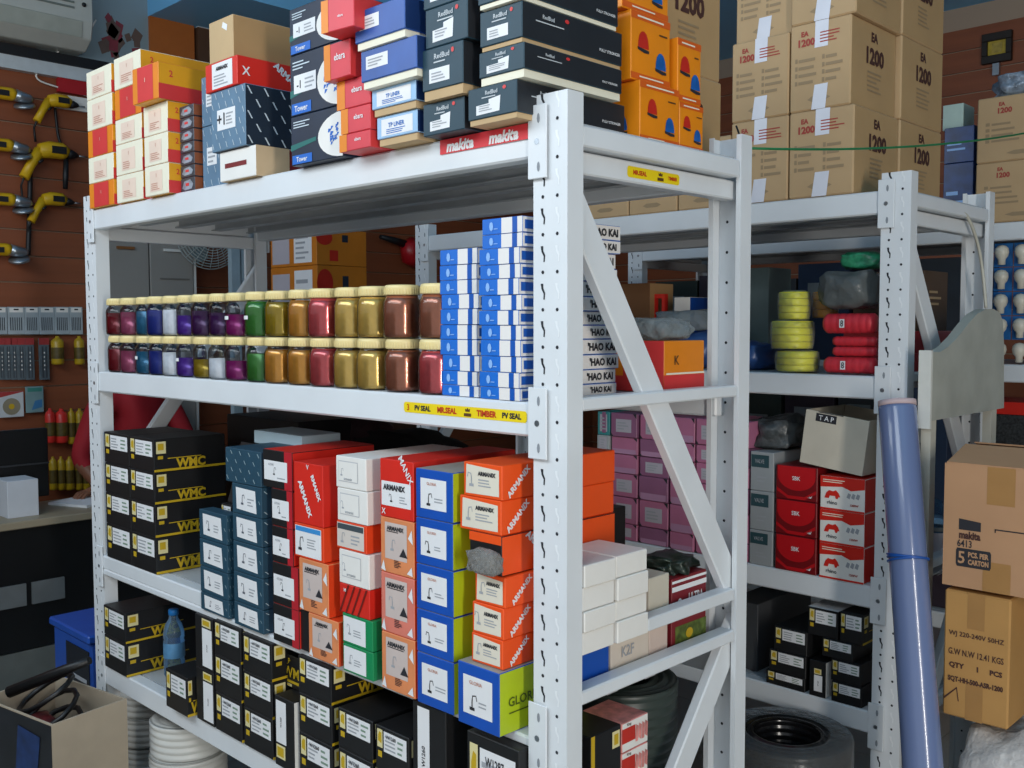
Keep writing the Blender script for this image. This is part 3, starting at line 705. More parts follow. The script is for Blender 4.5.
op = obj('open_box_flap', g, black_card); tag(op, 'black cardboard flap standing up on the open black box', 'flap')
# teal flecked faucet boxes
teal = M('teal_card', '#23475a', .5, noise=.06); teal_f = M('teal_fleck', '#9fb6be', .5, noise=0)
def spout(b, face, u, v, s, mat=ink, seed=0):
    """small line drawing of a faucet"""
    a = (b.w if face == 'f' else b.d)/b.h; k = s/a
    k *= .62; s *= .85; q = [(-.6,-1),(.6,-1),(.6,-.6),(.12,-.6),(.12,.2),(-.12,.2),(-.12,-.6),(-.6,-.6)]
    h = [(-.12,.2),(.12,.2),(.2,.75),(.9,.9),(1.1,.3),(1.25,.33),(1.0,1.03),(.1,.92)]
    if seed % 2: h = [(-x, y) for x, y in h]
    b.polys(face, [[(u+k*x, v+s*y) for x, y in q], [(u+k*x, v+s*y) for x, y in h]], mat, 'faucet_drawing', .0012)
def teal_box(x, Y0, Y1, label, lab=True, seed=0):
    X0, X1, z0, z1 = x
    b = carton('teal_faucet_box', X0, X1, Y0, Y1, z0, z1, (teal, teal, teal), label, 'box', 'teal flecked faucet boxes')
    if lab: b.poly('f', [(.16,.16),(.84,.12),(.8,.86),(.14,.88)], paper); spout(b, 'f', .36, .5, .2, M('dim_ink', '#565b66', .7, noise=0), seed); b.lines('f', .54, .3, .76, .6, 3, greyink)
    flecks(b, 'f', 4, 3 if lab else 4, teal_f, .055, (.06, .0, .9, .95) if lab else None); flecks(b, 'r', 5, 3, teal_f, .05)
    return b
c = fcol(200, 227.5, [612, 591, 565, 538, 509], -.012, base=Z3, xm=200)
for i, x in enumerate(c): teal_box(x, -.012, .17 if i < 0 else .03, f'teal box with white faucet label, {ordn(i,4)} of the left teal stack', True, i)
c = fcol(233, 262, [628, 600, 570, 540, 512.5, 482.5, 448], -.018, base=Z3, xm=233)
for i, x in enumerate(c): teal_box((x[0]-(.03 if i == 5 else 0), x[1], x[2], x[3]), -.018, .2, f'teal box with {"plain flecked front" if i == 5 else "white faucet label"}, {ordn(i,6)} of the right teal stack', i < 5, i)
# black and red boxes
def blackred(x, Y0, Y1, label, seed):
    X0, X1, z0, z1 = x
    b = carton('black_red_box', X0, X1, Y0, Y1, z0, z1, (black_card, red, red), label, 'box', 'black and red boxes on the third shelf')
    b.rect('f', .74, 0, 1, 1, M('crimson_card', '#b8202c', .45, noise=.05), 'red_edge'); b.rect('f', .06, .2, .84, .72, paper, 'label', .001); spout(b, 'f', .4, .45, .12, ink, seed); b.lines('f', .5, .24, .78, .32, 1, greyink); b.txt('f', .3, .62, .06, 'AZURE', greyink, .3)
    return b
c = fcol(272, 298, [644, 602, 561, 525, 488, 450], -.02, base=Z3, xm=272)
for i, x in enumerate(c): blackred((x[0]-(.035 if i == 4 else 0), x[1]-(.02 if i in (2, 3, 4) else 0), x[2], x[3]), -.02, .22, f'black and red box with white label, {ordn(i,5)} of its stack', i)
b = carton('black_tool_box', onY(300, 620, -.015).x, onY(309, 620, -.015).x, -.015, .15, Z3, onY(300, 606, -.015).z, black_card, 'narrow black box wedged between red and peach boxes', 'box')
# red, peach and white faucet boxes
peach = M('peach_card', '#e08a58', .5, noise=.10, scale=20); salmon = M('salmon_card', '#dd7d6b', .5, noise=.08, scale=20); ored = M('orange_red_card', '#e8461c', .42, noise=.05)
def arm(x, Y0, Y1, mats, label, style, grp='red and peach faucet boxes', seed=0):
    X0, X1, z0, z1 = x
    b = carton('faucet_box', X0, X1, Y0, Y1, z0, z1, mats, label, 'box', grp)
    if style == 'bare':
        b.txt('f', .4, .42, .11, 'ARMANIX', paper, ang=-62, shear=0); b.txt('f', .78, .62, .09, 'RMANIX', paper, ang=-62); b.txt('f', .5, .94, .08, 'V', paper); b.txt('r', .5, .66, .13, 'ARMANIX', paper, ang=-35)
    elif style == 'label':
        b.rect('f', .14, .26, .80, .92, M('label_pinkish', '#cdbdb6', .6, noise=.05)); b.txt('f', .46, .82, .08, 'ARMANIX', ink, .56); b.lines('f', .2, .74, .72, .78, 1, ink, 'underline'); b.poly('f', [(.7,.5),(.82,.34),(.58,.34)], ink, 'triangle_mark', .0013)
        spout(b, 'f', .36, .52, .12, greyink, seed); b.lines('f', .42, .12, .64, .26, 5, ink, 'barcode', .5); b.polys('f', [[(.02,.05),(.16,.02),(.1,.22)], [(.84,.7),(.98,.6),(.95,.86)], [(.8,.06),(.97,.04),(.94,.2)]], paper, 'white_slashes'); b.txt('r', .5, .5, .2, 'ARMANIX', paper, ang=-60)
    elif style == 'whitelabel':
        b.rect('f', .05, .2, .93, .62, paper); b.txt('f', .44, .52, .1, 'ARMANIX', ink, .66); spout(b, 'f', .35, .34, .08, ink, seed); b.lines('f', .6, .26, .86, .4, 3, greyink); b.txt('f', .8, .85, .12, 'MANIX', paper, ang=-55); b.txt('f', .12, .1, .1, 'X', paper)
    elif style == 'blue':
        b.rect('f', .03, .06, .93, .94, paper); b.rect('f', .05, .78, .91, .92, M('sky_print', '#3c8fd0', .5, noise=0), 'blue_band', .001); spout(b, 'f', .2, .42, .24, ink, seed); b.lines('f', .45, .3, .8, .62, 4, greyink); b.txt('r', .5, .5, .3, 'ALPIN', cream, .8, ang=0)
    elif style == 'plain':
        b.poly('f', [(.1,.2),(.74,.2),(.74,.86),(.1,.86)], M('grey_line_box', '#c2c2c4', .6, noise=0), 'frame_print'); b.poly('f', [(.115,.23),(.725,.23),(.725,.83),(.115,.83)], white_card, 'frame_inner', .001); spout(b, 'f', .2, .5, .14, greyink, seed); b.txt('f', .42, .3, .09, 'armanix', greyink, .5)
    elif style == 'greyhead':
        b.rect('f', .03, .08, .93, .95, M('label_cream', '#d8cec4', .6, noise=.04)); b.rect('f', .05, .72, .91, .92, M('slate_print', '#3f4a50', .6, noise=0), 'grey_band', .001); spout(b, 'f', .2, .42, .22, greyink, seed); b.lines('f', .5, .2, .84, .6, 3, greyink)
    elif style == 'stripes':
        b.polys('f', [[(.2*k,.0),(.2*k+.05,.0),(.2*k+.35,1),(.2*k+.3,1)] for k in range(4)], M('dark_red_print', '#6d1a12', .5, noise=0), 'stripes'); b.txt('f', .2, .8, .12, 'M', paper)
    elif style == 'green':
        b.rect('f', .04, .08, .78, .92, paper); spout(b, 'f', .25, .5, .2, greyink, seed); b.lines('f', .38, .3, .7, .56, 3, greyink); b.txt('r', .3, .5, .3, 'X', paper, .5)
    elif style == 'orange':
        b.poly('f', [(.06,.08),(.93,.10),(.93,.86),(.08,.94)], M('label_ivory', '#e2dac8', .6, noise=.04)); b.txt('f', .62, .7, .13, 'ARMANIX', ink, .46); b.lines('f', .4, .3, .84, .56, 3, greyink); spout(b, 'f', .22, .5, .24, greyink, seed); b.txt('r', .13, .5, .2, 'ARMANIX', paper, ang=42)
    return b
def stack(xl, xr, ys, yf, Y1, specs, where, xm=None, dx=None, base=Z3, grp='red and peach faucet boxes'):
    cc = fcol(xl, xr, ys, yf, xm, base); n = len(specs)
    for i, x in enumerate(cc):
        (desc, mats, style) = specs[i]; d = (dx or {}).get(i, 0)
        arm((x[0]+d, x[1]+d, x[2], x[3]), yf, Y1, mats, f'{desc}, {ordn(i,n)} of the {where}', style, grp, i)
stack(299, 328, [655, 609, 557, 523, 462], -.028, .22, [('peach box with grey label', (peach, ored, ored), 'label'), ('peach box with torn grey label', (peach, ored, ored), 'label'), ('orange box with blue banded label', (ored, ored, ored), 'blue'), ('bright red box with white slanted lettering', (red, red, red), 'bare')], 'red stack near the middle', dx={0: .035, 2: -.016, 3: -.016})
greenc = M('green_card', '#0f8a52', .45, noise=.05)
stack(342, 372, [678, 642, 612, 583, 549, 521, 488, 456], -.03, .25, [('green sided white box', (greenc, greenc, greenc), 'green'), ('green sided white box with teal mark', (greenc, greenc, greenc), 'green'), ('red box with dark stripes', (red, red, red), 'stripes'), ('plain white faucet box', (white_card, white_card, white_card), 'plain'), ('orange box with grey headed label', (ored, ored, ored), 'greyhead'), ('plain white faucet box', (white_card, white_card, white_card), 'plain'), ('plain white faucet box', (white_card, white_card, white_card), 'plain')], 'white and green stack', dx={2: -.01, 3: -.01, 4: -.018, 5: -.014, 6: -.018})
stack(381, 414, [693, 630, 571, 516, 458], -.033, .26, [('peach box with grey label', (peach, ored, ored), 'label'), ('salmon box with grey label', (salmon, ored, ored), 'label'), ('peach box with grey label', (peach, ored, ored), 'label'), ('bright red box with white label', (red, red, red), 'whitelabel')], 'stack left of the blue boxes')
# blue and lime faucet boxes
def blue_lime(x, Y0, Y1, label, seed, name=True):
    X0, X1, z0, z1 = x
    b = carton('blue_lime_box', X0, X1, Y0, Y1, z0, z1, (blue_card, lime, M('grey_lid', '#9c9890', .6)), label, 'box', 'blue and lime faucet boxes')
    b.rect('f', .14, .2, .84, .82, paper); spout(b, 'f', .36, .4, .15, ink, seed); b.txt('f', .45, .72, .06, 'GLORIA', M('rose_print'), .34); b.lines('f', .52, .34, .8, .46, 2, greyink)
    if name: b.txt('r', .27, .5, .15, 'GLORIA', M('olive_ink', '#4a5a10', .6, noise=0), .42); b.lines('r', .1, .3, .44, .35, 1, M('olive_ink'), 'slogan')
    return b
c = fcol(416.5, 453, [704, 651, 608, 563, 517, 468], -.035, base=Z3, xm=417)
for i, x in enumerate(c): blue_lime(x, -.035, .25, f'blue box with lime side and white label, {ordn(i,5)} of the blue stack', i, False)
X0, X1 = onY(458, 690, -.045).x, onY(499.5, 700, -.045).x
zb = onY(458, 660, -.045).z
blue_lime((X0, X1, Z3, zb), -.045, .2, 'blue and lime box standing alone at the foot of the orange boxes', 0)
# orange boxes by the corner post
oc = M('orange_box_card', '#f0551a', .42, noise=.04)
lv = [zb]+[onY(463, y, -.03).z for y in (629, 598, 568, 529, 495, 461)]
for i in range(6):
    x0p, x1p = [(471, 502), (472, 503), (475, 505), (470, 502), (460, 501), (464, 502)][i]
    x = (onY(x0p, 560, -.03).x, onY(x1p, 560, -.03).x, lv[i]+.001, lv[i+1])
    if i == 3: x = (x[0], x[1], lv[i]+.001, lv[i+1])
    b = arm(x, -.03, .30, (black_card if i == 3 else oc, oc, oc), f'orange faucet box {"with bag in its open end" if i == 3 else "with ivory label"}, {ordn(i,6)} at the corner post', 'orange' if i != 3 else 'none', 'orange faucet boxes', i)  # black front face paints the dark inside of the open end
    if i == 3:
        b.rect('f', 0, .78, 1, 1, oc, 'orange_flap', .001); b.txt('r', .3, .6, .2, 'ARMANIX', paper, ang=-40)
        bag('clear_film_bag', 'clear crumpled bag poking out of the open orange box', (x[0]+.055, -.045, x[2]+.004), (.085, .026, .045), clear_mat('grey_clear_film', '#d2d0cc', .2, .12, .9, 34), 5)
# ================================================================ BOTTOM SHELF OF THE FRONT RACK
Z4 = .5355
GB = 'black tool boxes on the bottom shelf'
zl = [Z4]+[onY(104, y, -.01).z for y in (633.5, 604.5)]
Xa, Xb = onY(104.5, 640, -.01).x, onY(125.8, 645, -.01).x
for i in range(2): wmc(Xa, Xb, -.01, .24, zl[i]+.001, zl[i+1], f'black tool box at the far left of the bottom shelf, {["lower","upper"][i]} of the pair', GB)
b = wmc(onY(166, 690, -.03).x, onY(187, 690, -.03).x, -.03, .06, Z4, onY(166, 668, -.03).z, 'small black tool box at the bottom shelf edge in front of the bottle', GB)
# water bottle
bp = onZ(174, 664, Z4)
bp = Vector((onY(174, 640, .10).x, .10, Z4))
bot = clear_mat('blue_clear_bottle', '#b8d6ec', .10, .08)
g = G(); R_ = .031
g.lathe([(0,.001),(R_*.85,.001),(R_,.01),(R_,.05),(R_*.92,.055),(R_,.06),(R_,.11),(R_*.93,.115),(R_,.12),(R_,.135),(R_*.8,.16),(R_*.45,.178),(R_*.42,.19)], 24)
o = obj('water_bottle', g, bot, None, bp); tag(o, 'clear plastic water bottle with blue cap on the bottom shelf', 'bottle')
g = G(); g.lathe([(0,.207),(.0135,.207),(.015,.204),(.015,.19),(.0,.19)], 18); obj('cap', g, M('cap_blue', '#1f7fd0', .4, noise=0), o)
g = G(); g.lathe([(R_+.0006,.062),(R_+.0006,.108)], 24); obj('label', g, M('bottle_label', '#5c90b8', .35, noise=.3, scale=25), o, fixn=True)
# upright boxes with labels turned on end
def wmc_end(x, Y0, Y1, label, lab=(.35,.08,.75,.78), pale_side=False):
    X0, X1, z0, z1 = x
    b = carton('black_tool_box', X0, X1, Y0, Y1, z0, z1, (black_card, white_card if pale_side else black_card, black_card), label, 'box', GB)
    if lab[3] > .9: bz0, bz1 = lab[1]-.22, lab[1]-.03
    else: bz0, bz1 = lab[3]+.03, lab[3]+.18
    b.rect('f', *lab, paper); b.txt('f', (lab[0]+lab[2])/2, (lab[1]+lab[3])/2, .035, 'W1260', ink, ang=90); b.rect('f', lab[0], bz0, lab[2]-.06, bz1, badge, 'badge'); b.rect('f', lab[0]+.05, bz0+.03, lab[2]-.14, bz1-.03, gold_l, 'emblem', .001)
    return b
c = fcol(196, 213, [721, 670, 617], -.014, base=Z4, xm=205)
for i, x in enumerate(c): wmc_end(x, -.014, .2, f'black tool box on end with upright label, {["lower","upper"][i]} of the narrow pair', (.42,.06,.98,.78))
def wcol(xl, xr, ys, where, yf=-.014, Y1=.22, xm=None, side=True):
    cc = fcol(xl, xr, ys, yf, xm, Z4); n = len(cc)
    for i, x in enumerate(cc):
        b = wmc(x[0], x[1], yf, Y1, x[2], x[3], f'black tool box, {ordn(i,n)} of the {where}', GB, side)
        b.txt('f', .48, .82, .09, 'W1260', ink, .3)
wcol(215, 241, [737, 691, 654, 620], 'first full column on the bottom shelf', xm=216)
wcol(243.5, 272, [750, 706, 670, 633], 'second full column on the bottom shelf', xm=244)
x = fcol(275, 294, [763, 699], -.02, base=Z4, xm=285)[0]
wmc_end(x, -.02, .1, 'black tool box standing on end with white side, lower part of a gap', (.08,.34,.6,.94), True)
zt5 = x[3]
c = fcol(275, 297, [700, 677, 650], .03, xm=277)
for i, x in enumerate(c):
    b = wmc(x[0]+.034, x[1]+.02, .03, .25, max(x[2], zt5+.001), x[3], f'black tool box laid lengthwise above the white sided one, {["lower","upper"][i]}', GB, False, False)
    if i: b.txt('f', .5, .4, .4, 'WM', gold_l, .9); b.rect('f', 0, 0, 1, .1, gold_l, 'gold_line'); b.txt('f', .4, .8, .2, 'P', gold_l)
    else: b.rect('f', .1, .3, .5, .85, badge, 'badge'); b.rect('f', .16, .45, .42, .75, gold_l, 'emblem', .001)
wcol(299, 331.5, [779, 731, 692, 655], 'third full column on the bottom shelf', xm=300)
wcol(338.5, 372.5, [798, 747, 707], 'fourth short column on the bottom shelf', xm=339, yf=-.02)
wcol(376, 409, [818, 768, 724], 'fifth short column on the bottom shelf', xm=376, yf=-.024)
x = fcol(336, 372, [712, 664], .235, xm=336)[0]
b = carton('black_tool_box', x[0], x[1]+.12, .235, .40, Z4, x[3]+.02, black_card, 'black tool box with big gold letters behind the short columns', 'box', GB)
b.txt('f', .5, .55, .14, 'WMC', gold_l, .8); b.rect('f', 0, .36, 1, .4, gold_l, 'gold_line')
x = fcol(413, 446, [845, 702], -.022, base=Z4, xm=420)[0]
wmc_end(x, -.022, .1, 'tall black tool box on end near the corner post', (.16,.3,.52,.97))
X0, X1 = onY(467, 745, -.03).x, onY(519, 750, -.03).x
b = wmc(X0, X1, -.03, .06, Z4, onY(467, 730, -.03).z, 'open topped black tool box next to the corner post', GB, False)
b.txt('f', .55, .84, .07, 'W1287', ink, .36)
def coil(name, label, c, Ro, Ri, h, mat, cat='cable coil', group=None, turns=5, layers=None, wrap=None):
    """wound ring of cable: stacked rings outside, top and inside faces ribbed"""
    r = h/turns/2; g = G(); pr = []
    n = turns
    for k in range(n):
        for t in (-60, -20, 20, 60):
            a = math.radians(t); pr.append((Ro-r+r*math.cos(a), r+2*r*k+r*math.sin(a)*1.0))
    m = max(2, int((Ro-Ri)/(2*r)))
    st = (Ro-Ri)/m
    for k in range(m):
        for t in (30, 75, 105, 150):
            a = math.radians(t); pr.append((Ro-st/2-st*k+st/2*math.cos(a), h-r+r*math.sin(a)))
    for k in range(n-1, -1, -1):
        for t in (120, 160, 200, 240):
            a = math.radians(t); pr.append((Ri+r+r*math.cos(a), r+2*r*k+r*math.sin(a)))
    pr.append(pr[0]); g.lathe(pr, 40)
    o = obj(name, g, mat, None, c); tag(o, label, cat, group); return o
# ================================================================ END OF THE FRONT RACK: white boxes, odd boxes, coils
ZB = 1.001
Yw = [onX(579.5, 620, 0).y, onX(615, 620, 0).y, onX(617, 620, 0).y, onX(647.5, 620, 0).y]
Yw[0] = max(Yw[0], .046)
zw = [ZB]+[onX(580, y, 0).z for y in (635, 614, 590, 567)]
for r_ in range(4):
    for c_ in range(2):
        carton('white_box', -.122, -.002+.004*((r_+c_) % 2), Yw[2*c_], Yw[2*c_+1], zw[r_]+.001, zw[r_+1], white_card, f'plain white box, {ordn(r_,4)} of the {["near","far"][c_]} column at the rack end', 'box', 'plain white boxes at the rack end')
ZE = .893
g = G(); g.box(-.128, -.043, .046, .555, ZE-.006, ZE-.0005); o = obj('end_shelf_board', g, white_steel, R1); o.location = (1.0, -.3, 0)
carton('blue_box', -.124, -.045, .05, onX(609, 670, -.045).y, ZE, ZB-.001, blue_card, 'small blue box under the white boxes at the rack end', 'box')
b = carton('cream_box', -.124, -.045, onX(611, 660, -.045).y, onX(649, 650, -.045).y, ZE, ZB-.001, M('warm_white_card', '#d9cdbf', .6, noise=.04), 'cream box marked K2F in pencil under the white boxes', 'box')
b.txt('r', .42, .62, .2, 'K2F', greyink, .32)
b = carton('cream_box', -.124, -.046, onX(650, 640, -.045).y, onX(668, 640, -.045).y, ZE, ZB-.001, M('pinkish_card', '#d6c2b6', .6, noise=.04), 'narrow pinkish cream box beside the pencil marked one', 'box')
g = G(); g.box(-.034, -.003, onX(650, 630, 0).y, .554, ZB, ZB+.026); o = obj('short_frame_tie', g, white_steel, bevel=.002); tag(o, 'short white frame tie across the boxes at the rack end', 'frame tie')  # stands for the rack's end frame tie, built as a short loose bar
ivory = M('ivory_card', '#cfc6b4', .65, noise=.05)
carton('ivory_box', -.15, -.042, onX(649, 600, -.042).y, onX(669, 600, -.042).y, ZB+.0005, onX(655, 577, -.042).z, ivory, 'plain ivory box behind the short frame tie', 'box')
maroon = M('maroon_card2', '#7d1c26', .5, noise=.08)
ym0, ym1 = onX(671, 600, -.045).y, onX(706, 600, -.045).y
b = carton('maroon_box', -.125, -.045, ym0+.003, ym1, ZE, onX(671, 580, -.045).z, (maroon, maroon, maroon), 'maroon box with white crest behind the short frame tie', 'box')
b.rect('r', .1, .12, 1, .42, M('plant_print', '#5a6a2c', .5, noise=.5, scale=70), 'plant_picture'); b.ell('r', .5, .3, .1, .06, gold_l, 'yellow_flower', .0012); b.rect('r', 0, .84, 1, .9, paper, 'white_stripe'); b.rect('r', 0, .94, 1, .97, paper, 'white_stripe'); b.txt('r', .68, .72, .12, 'ULTRA', paper, .42); b.ell('r', .22, .68, .07, .07, paper, 'crest')
g = G(); g.box(-b.w/2, b.w/2, -b.d/2, b.d/2, b.h-.0005, b.h+.012); o2 = bag('dark_hardware', 'dark green loose hardware heaped on the maroon box', (-.10, (ym0+ym1)/2, onX(671, 580, -.045).z+.001), (.10, .11, .035), M('dark_green_hw', '#27332c', .35, .4, noise=.5, scale=60), 9, .4, 3, 'hardware')
def open_box(name, X0, X1, Y0, Y1, z0, z1, mat, label, cat='box', t=.004, rz=0, flaps=0.0, inner=None):
    w, d, h = X1-X0, Y1-Y0, z1-z0; g = G()
    g.box(-w/2, w/2, -d/2, d/2, 0, t); g.box(-w/2, w/2, -d/2, -d/2+t, t, h); g.box(-w/2, w/2, d/2-t, d/2, t, h); g.box(-w/2, -w/2+t, -d/2+t, d/2-t, t, h); g.box(w/2-t, w/2, -d/2+t, d/2-t, t, h)
    o = obj(name, g, mat, None, ((X0+X1)/2, (Y0+Y1)/2, z0), rz); tag(o, label, cat); return B(o, w, d, h)
b = open_box('brown_carton', -.40, -.19, .306, .436, .8425, onX(690, 556, -.2).z, kraft, 'open brown carton inside the third shelf behind the maroon box')
bag('dark_hardware', 'dark loose fittings filling the open brown carton on the third shelf', (-.295, .371, .90), (.17, .10, .13), M('dark_green_hw'), 4, .3, 3, 'hardware')
# bottom shelf end
y0, y1 = onX(591, 720, -.02).y, onX(621, 720, -.02).y
b = carton('black_tool_box', -.12, -.02, max(y0, .05), y1, Z4, .832, (black_card, black_card, black_card), 'black tool box on end with big gold letters at the rack end', 'box', GB)
b.rect('r', 0, 0, .12, 1, gold_l, 'gold_line'); b.txt('r', .34, .45, .16, 'WMC', gold_l, ang=90); b.rect('r', .7, .86, .95, .97, badge, 'badge'); b.rect('r', .76, .88, .9, .95, gold_l, 'emblem', .001)
rosep = M('rose_picture', '#d98a84', .5, noise=.35, scale=40)
zs_ = [Z4+.0005+k*.0590 for k in range(6)]
for k in range(5):
    b = carton('red_white_pack', -.12, -.02, y1+.003, onX(648, 720, -.02).y, zs_[k], zs_[k+1]-.001, (rosep, white_card, rosep), f'red and white picture pack, {ordn(k,5)} of the stack at the rack end', 'box', 'red and white packs at the rack end')
    b.rect('r', 0, .3, .5, .8, redp, 'red_patch'); b.polys('r', [[(.5+.12*i, .2+.1*(i % 2)), (.6+.12*i, .2), (.62+.12*i, .7), (.52+.12*i, .8)] for i in range(4)], rosep, 'picture'); b.txt('r', .25, .9, .12, 'King', kdark, .4)
gcable = M('grey_green_cable', '#3b4541', .4, noise=.1)
coil('cable_coil', 'grey green cable coil on the bottom shelf behind the lower brace', (-.205, .42, Z4), .125, .06, .285, gcable, turns=14)
coil('cable_coil', 'dark cable coil on the floor below the rack end', (.13, .30, .37), .14, .07, .085, M('dark_cable', '#26302e', .35, noise=.15), turns=4)
coil('cable_coil', 'dark cable coil lowest of the pile at the rack end', (.13, .30, 0), .14, .07, .369, M('dark_cable'), turns=16)
# black cable coils in the aisle
bcab = M('black_cable', '#1d1d1f', .18, noise=.2); film = clear_mat('shrink_film', '#c4c6c6', .10, .14, .35, 24)
cx_, cy_ = -.175, 1.11
for k in range(3):
    z_ = .165*k
    o = coil('cable_coil', f'thick black cable coil, {["bottom","middle","top"][k]} of the pile in the aisle', (cx_, cy_, z_+.001*k), .172, .085, .163, bcab, turns=8, group='black cable coils in the aisle')
    if k == 2:
        g = G(); h_ = .163; ro, ri = .1735, .083
        g.lathe([(ro, .0), (ro+.001, h_*.5), (ro, h_-.004), (ro-.006, h_+.0015), (ri+.03, h_+.0015)], 40); obj('film_wrap', g, film, o)
# white wire coils under the left half of the bottom shelf
wc = M('white_wire', '#cfcfca', .4, noise=.06)
for k, (px, Y, R_, h_, z_) in enumerate([(150, .20, .105, .40, 0), (188, .12, .115, .42, 0)]):
    X = onY(px, 730, Y).x
    n = 4
    for q in range(n):
        coil('wire_coil', f'white wire coil, {ordn(q,n)} of the {["left","right"][k]} pile under the bottom shelf', (X, Y, q*h_/n+.0006*q), R_-.004*(q % 2), .05, h_/n, wc, 'wire coil', 'white wire coils under the shelf', 5)
for k, X in enumerate((-1.10, -.86)):
    coil('wire_coil', f'white wire coil lying under the middle of the bottom shelf, {["left","right"][k]} one', (X, .2, 0), .11, .05, .36, wc, 'wire coil', 'white wire coils under the shelf', 14)
# back-of-shelf things seen under the second shelf
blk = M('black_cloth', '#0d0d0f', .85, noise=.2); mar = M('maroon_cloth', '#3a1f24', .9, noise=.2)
bz = 1.02
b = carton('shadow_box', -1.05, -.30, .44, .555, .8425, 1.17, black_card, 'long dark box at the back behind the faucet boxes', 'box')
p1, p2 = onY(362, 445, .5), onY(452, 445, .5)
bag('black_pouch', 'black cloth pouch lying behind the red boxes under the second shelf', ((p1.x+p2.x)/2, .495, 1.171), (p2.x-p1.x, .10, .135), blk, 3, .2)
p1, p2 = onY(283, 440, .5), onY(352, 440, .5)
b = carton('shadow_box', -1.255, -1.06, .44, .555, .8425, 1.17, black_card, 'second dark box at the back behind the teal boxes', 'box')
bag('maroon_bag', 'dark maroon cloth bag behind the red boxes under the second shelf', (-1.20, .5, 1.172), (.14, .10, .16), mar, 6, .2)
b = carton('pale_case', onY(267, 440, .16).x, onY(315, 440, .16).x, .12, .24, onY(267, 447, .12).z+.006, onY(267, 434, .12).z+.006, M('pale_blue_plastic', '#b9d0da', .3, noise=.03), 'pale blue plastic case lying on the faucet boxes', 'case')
# ================================================================ MIDDLE RACK
YF = 1.30
# cartons on its top shelf
c_b = ['bottom', 'middle', 'top']
XA0, XA1, XB1 = onY(732, 120, YF).x, onY(789.3, 120, YF).x, onY(855, 110, YF).x
zB = [ZT, onY(852, 104, YF).z, onY(848, 14.5, YF).z]; zB.append(zB[2]+.235)
zA = [ZT, onY(732, 124, YF).z, onY(732, 45, YF).z]; zA.append(zA[2]+.225)
dep = .28
for k in range(3):
    big_carton(XA1+.003, XB1-(.012 if k == 1 else 0), YF-.005, YF+dep, zB[k]+.001, zB[k+1], f'brown carton lettered 1200 at the near right corner, {c_b[k]} row')
    big_carton(XA0, XA1-.002, YF-.003+(.02 if k == 2 else 0), YF+dep, zA[k]+.001, zA[k+1], f'brown carton lettered 1200 left of the corner stack, {c_b[k]} row')
    big_carton(XA1+.003, XB1+.004, YF+dep+.004, YF+2*dep+.03, zB[k]+.001, zB[k+1], f'brown carton lettered 1200 at the rear right corner, {c_b[k]} row', False)
w_ = XA1-XA0
for k in range(4):
    big_carton(XA0-(k+1)*(w_+.004), XA0-(k+1)*(w_+.004)+w_, YF, YF+dep, ZT, ZT+.21, f'brown carton low on the middle rack seen under the top shelf, {["nearest","second","third","farthest"][k]} of the row', True, tapes=False)
# second shelf: tape rolls in film, twine, bags
ytape = M('yellow_tape_roll', '#f0ea30', .35, noise=.08); otape = M('orange_tape_roll', '#d99a1c', .35, noise=.05)
def roll_stack(px, py0, py1, Y, n, rpx, label, mat):
    p0, p1 = onY(px, py0, Y), onY(px, py1, Y); z0 = max(p0.z, Z2); R_ = rpx/FPX*(p0-CAM).dot(FWD); hh = (p1.z-z0)/n
    s = empty('tape_rolls', (p0.x, Y, z0)); tag(s, label, 'tape', 'yellow tape rolls in clear film')
    for k in range(n):
        g = G(); g.lathe([(R_*.55,.0005),(R_*.97,.0005),(R_,.003),(R_,hh-.003),(R_*.97,hh-.0005),(R_*.55,hh-.0005),(R_*.55,.0005)], 28); obj('tape_roll', g, mat, s, (0, 0, k*hh))
    g = G(); q = 1.06
    g.lathe([(0,-.0),(R_*1.0,.0),(R_*q,hh*n*.2),(R_*q*1.03,hh*n*.6),(R_*q,hh*n*.95),(R_*.7,hh*n+.004),(0,hh*n+.003)], 24); obj('film_wrap', g, clear_mat('bag_film', '#f0f2f0', .06, .14, .5, 40), s)
    return p1.z
z_ = roll_stack(797, 371, 351, YF+.08, 3, 20, 'lowest pack of yellow tape rolls in clear film', ytape)
roll_stack(792, 348.5, 321, YF+.08, 4, 20, 'middle pack of yellow tape rolls in clear film', ytape)
roll_stack(794, 319.5, 292, YF+.08, 4, 15, 'top pack of yellow tape rolls in clear film', ytape)
roll_stack(825, 318, 292, YF+.20, 3, 12, 'small pack of orange tape rolls behind the yellow ones', otape)
rtw = M('red_twine', '#cf2f3c', .5, noise=.12, scale=90, stretch=(1,1,.2))
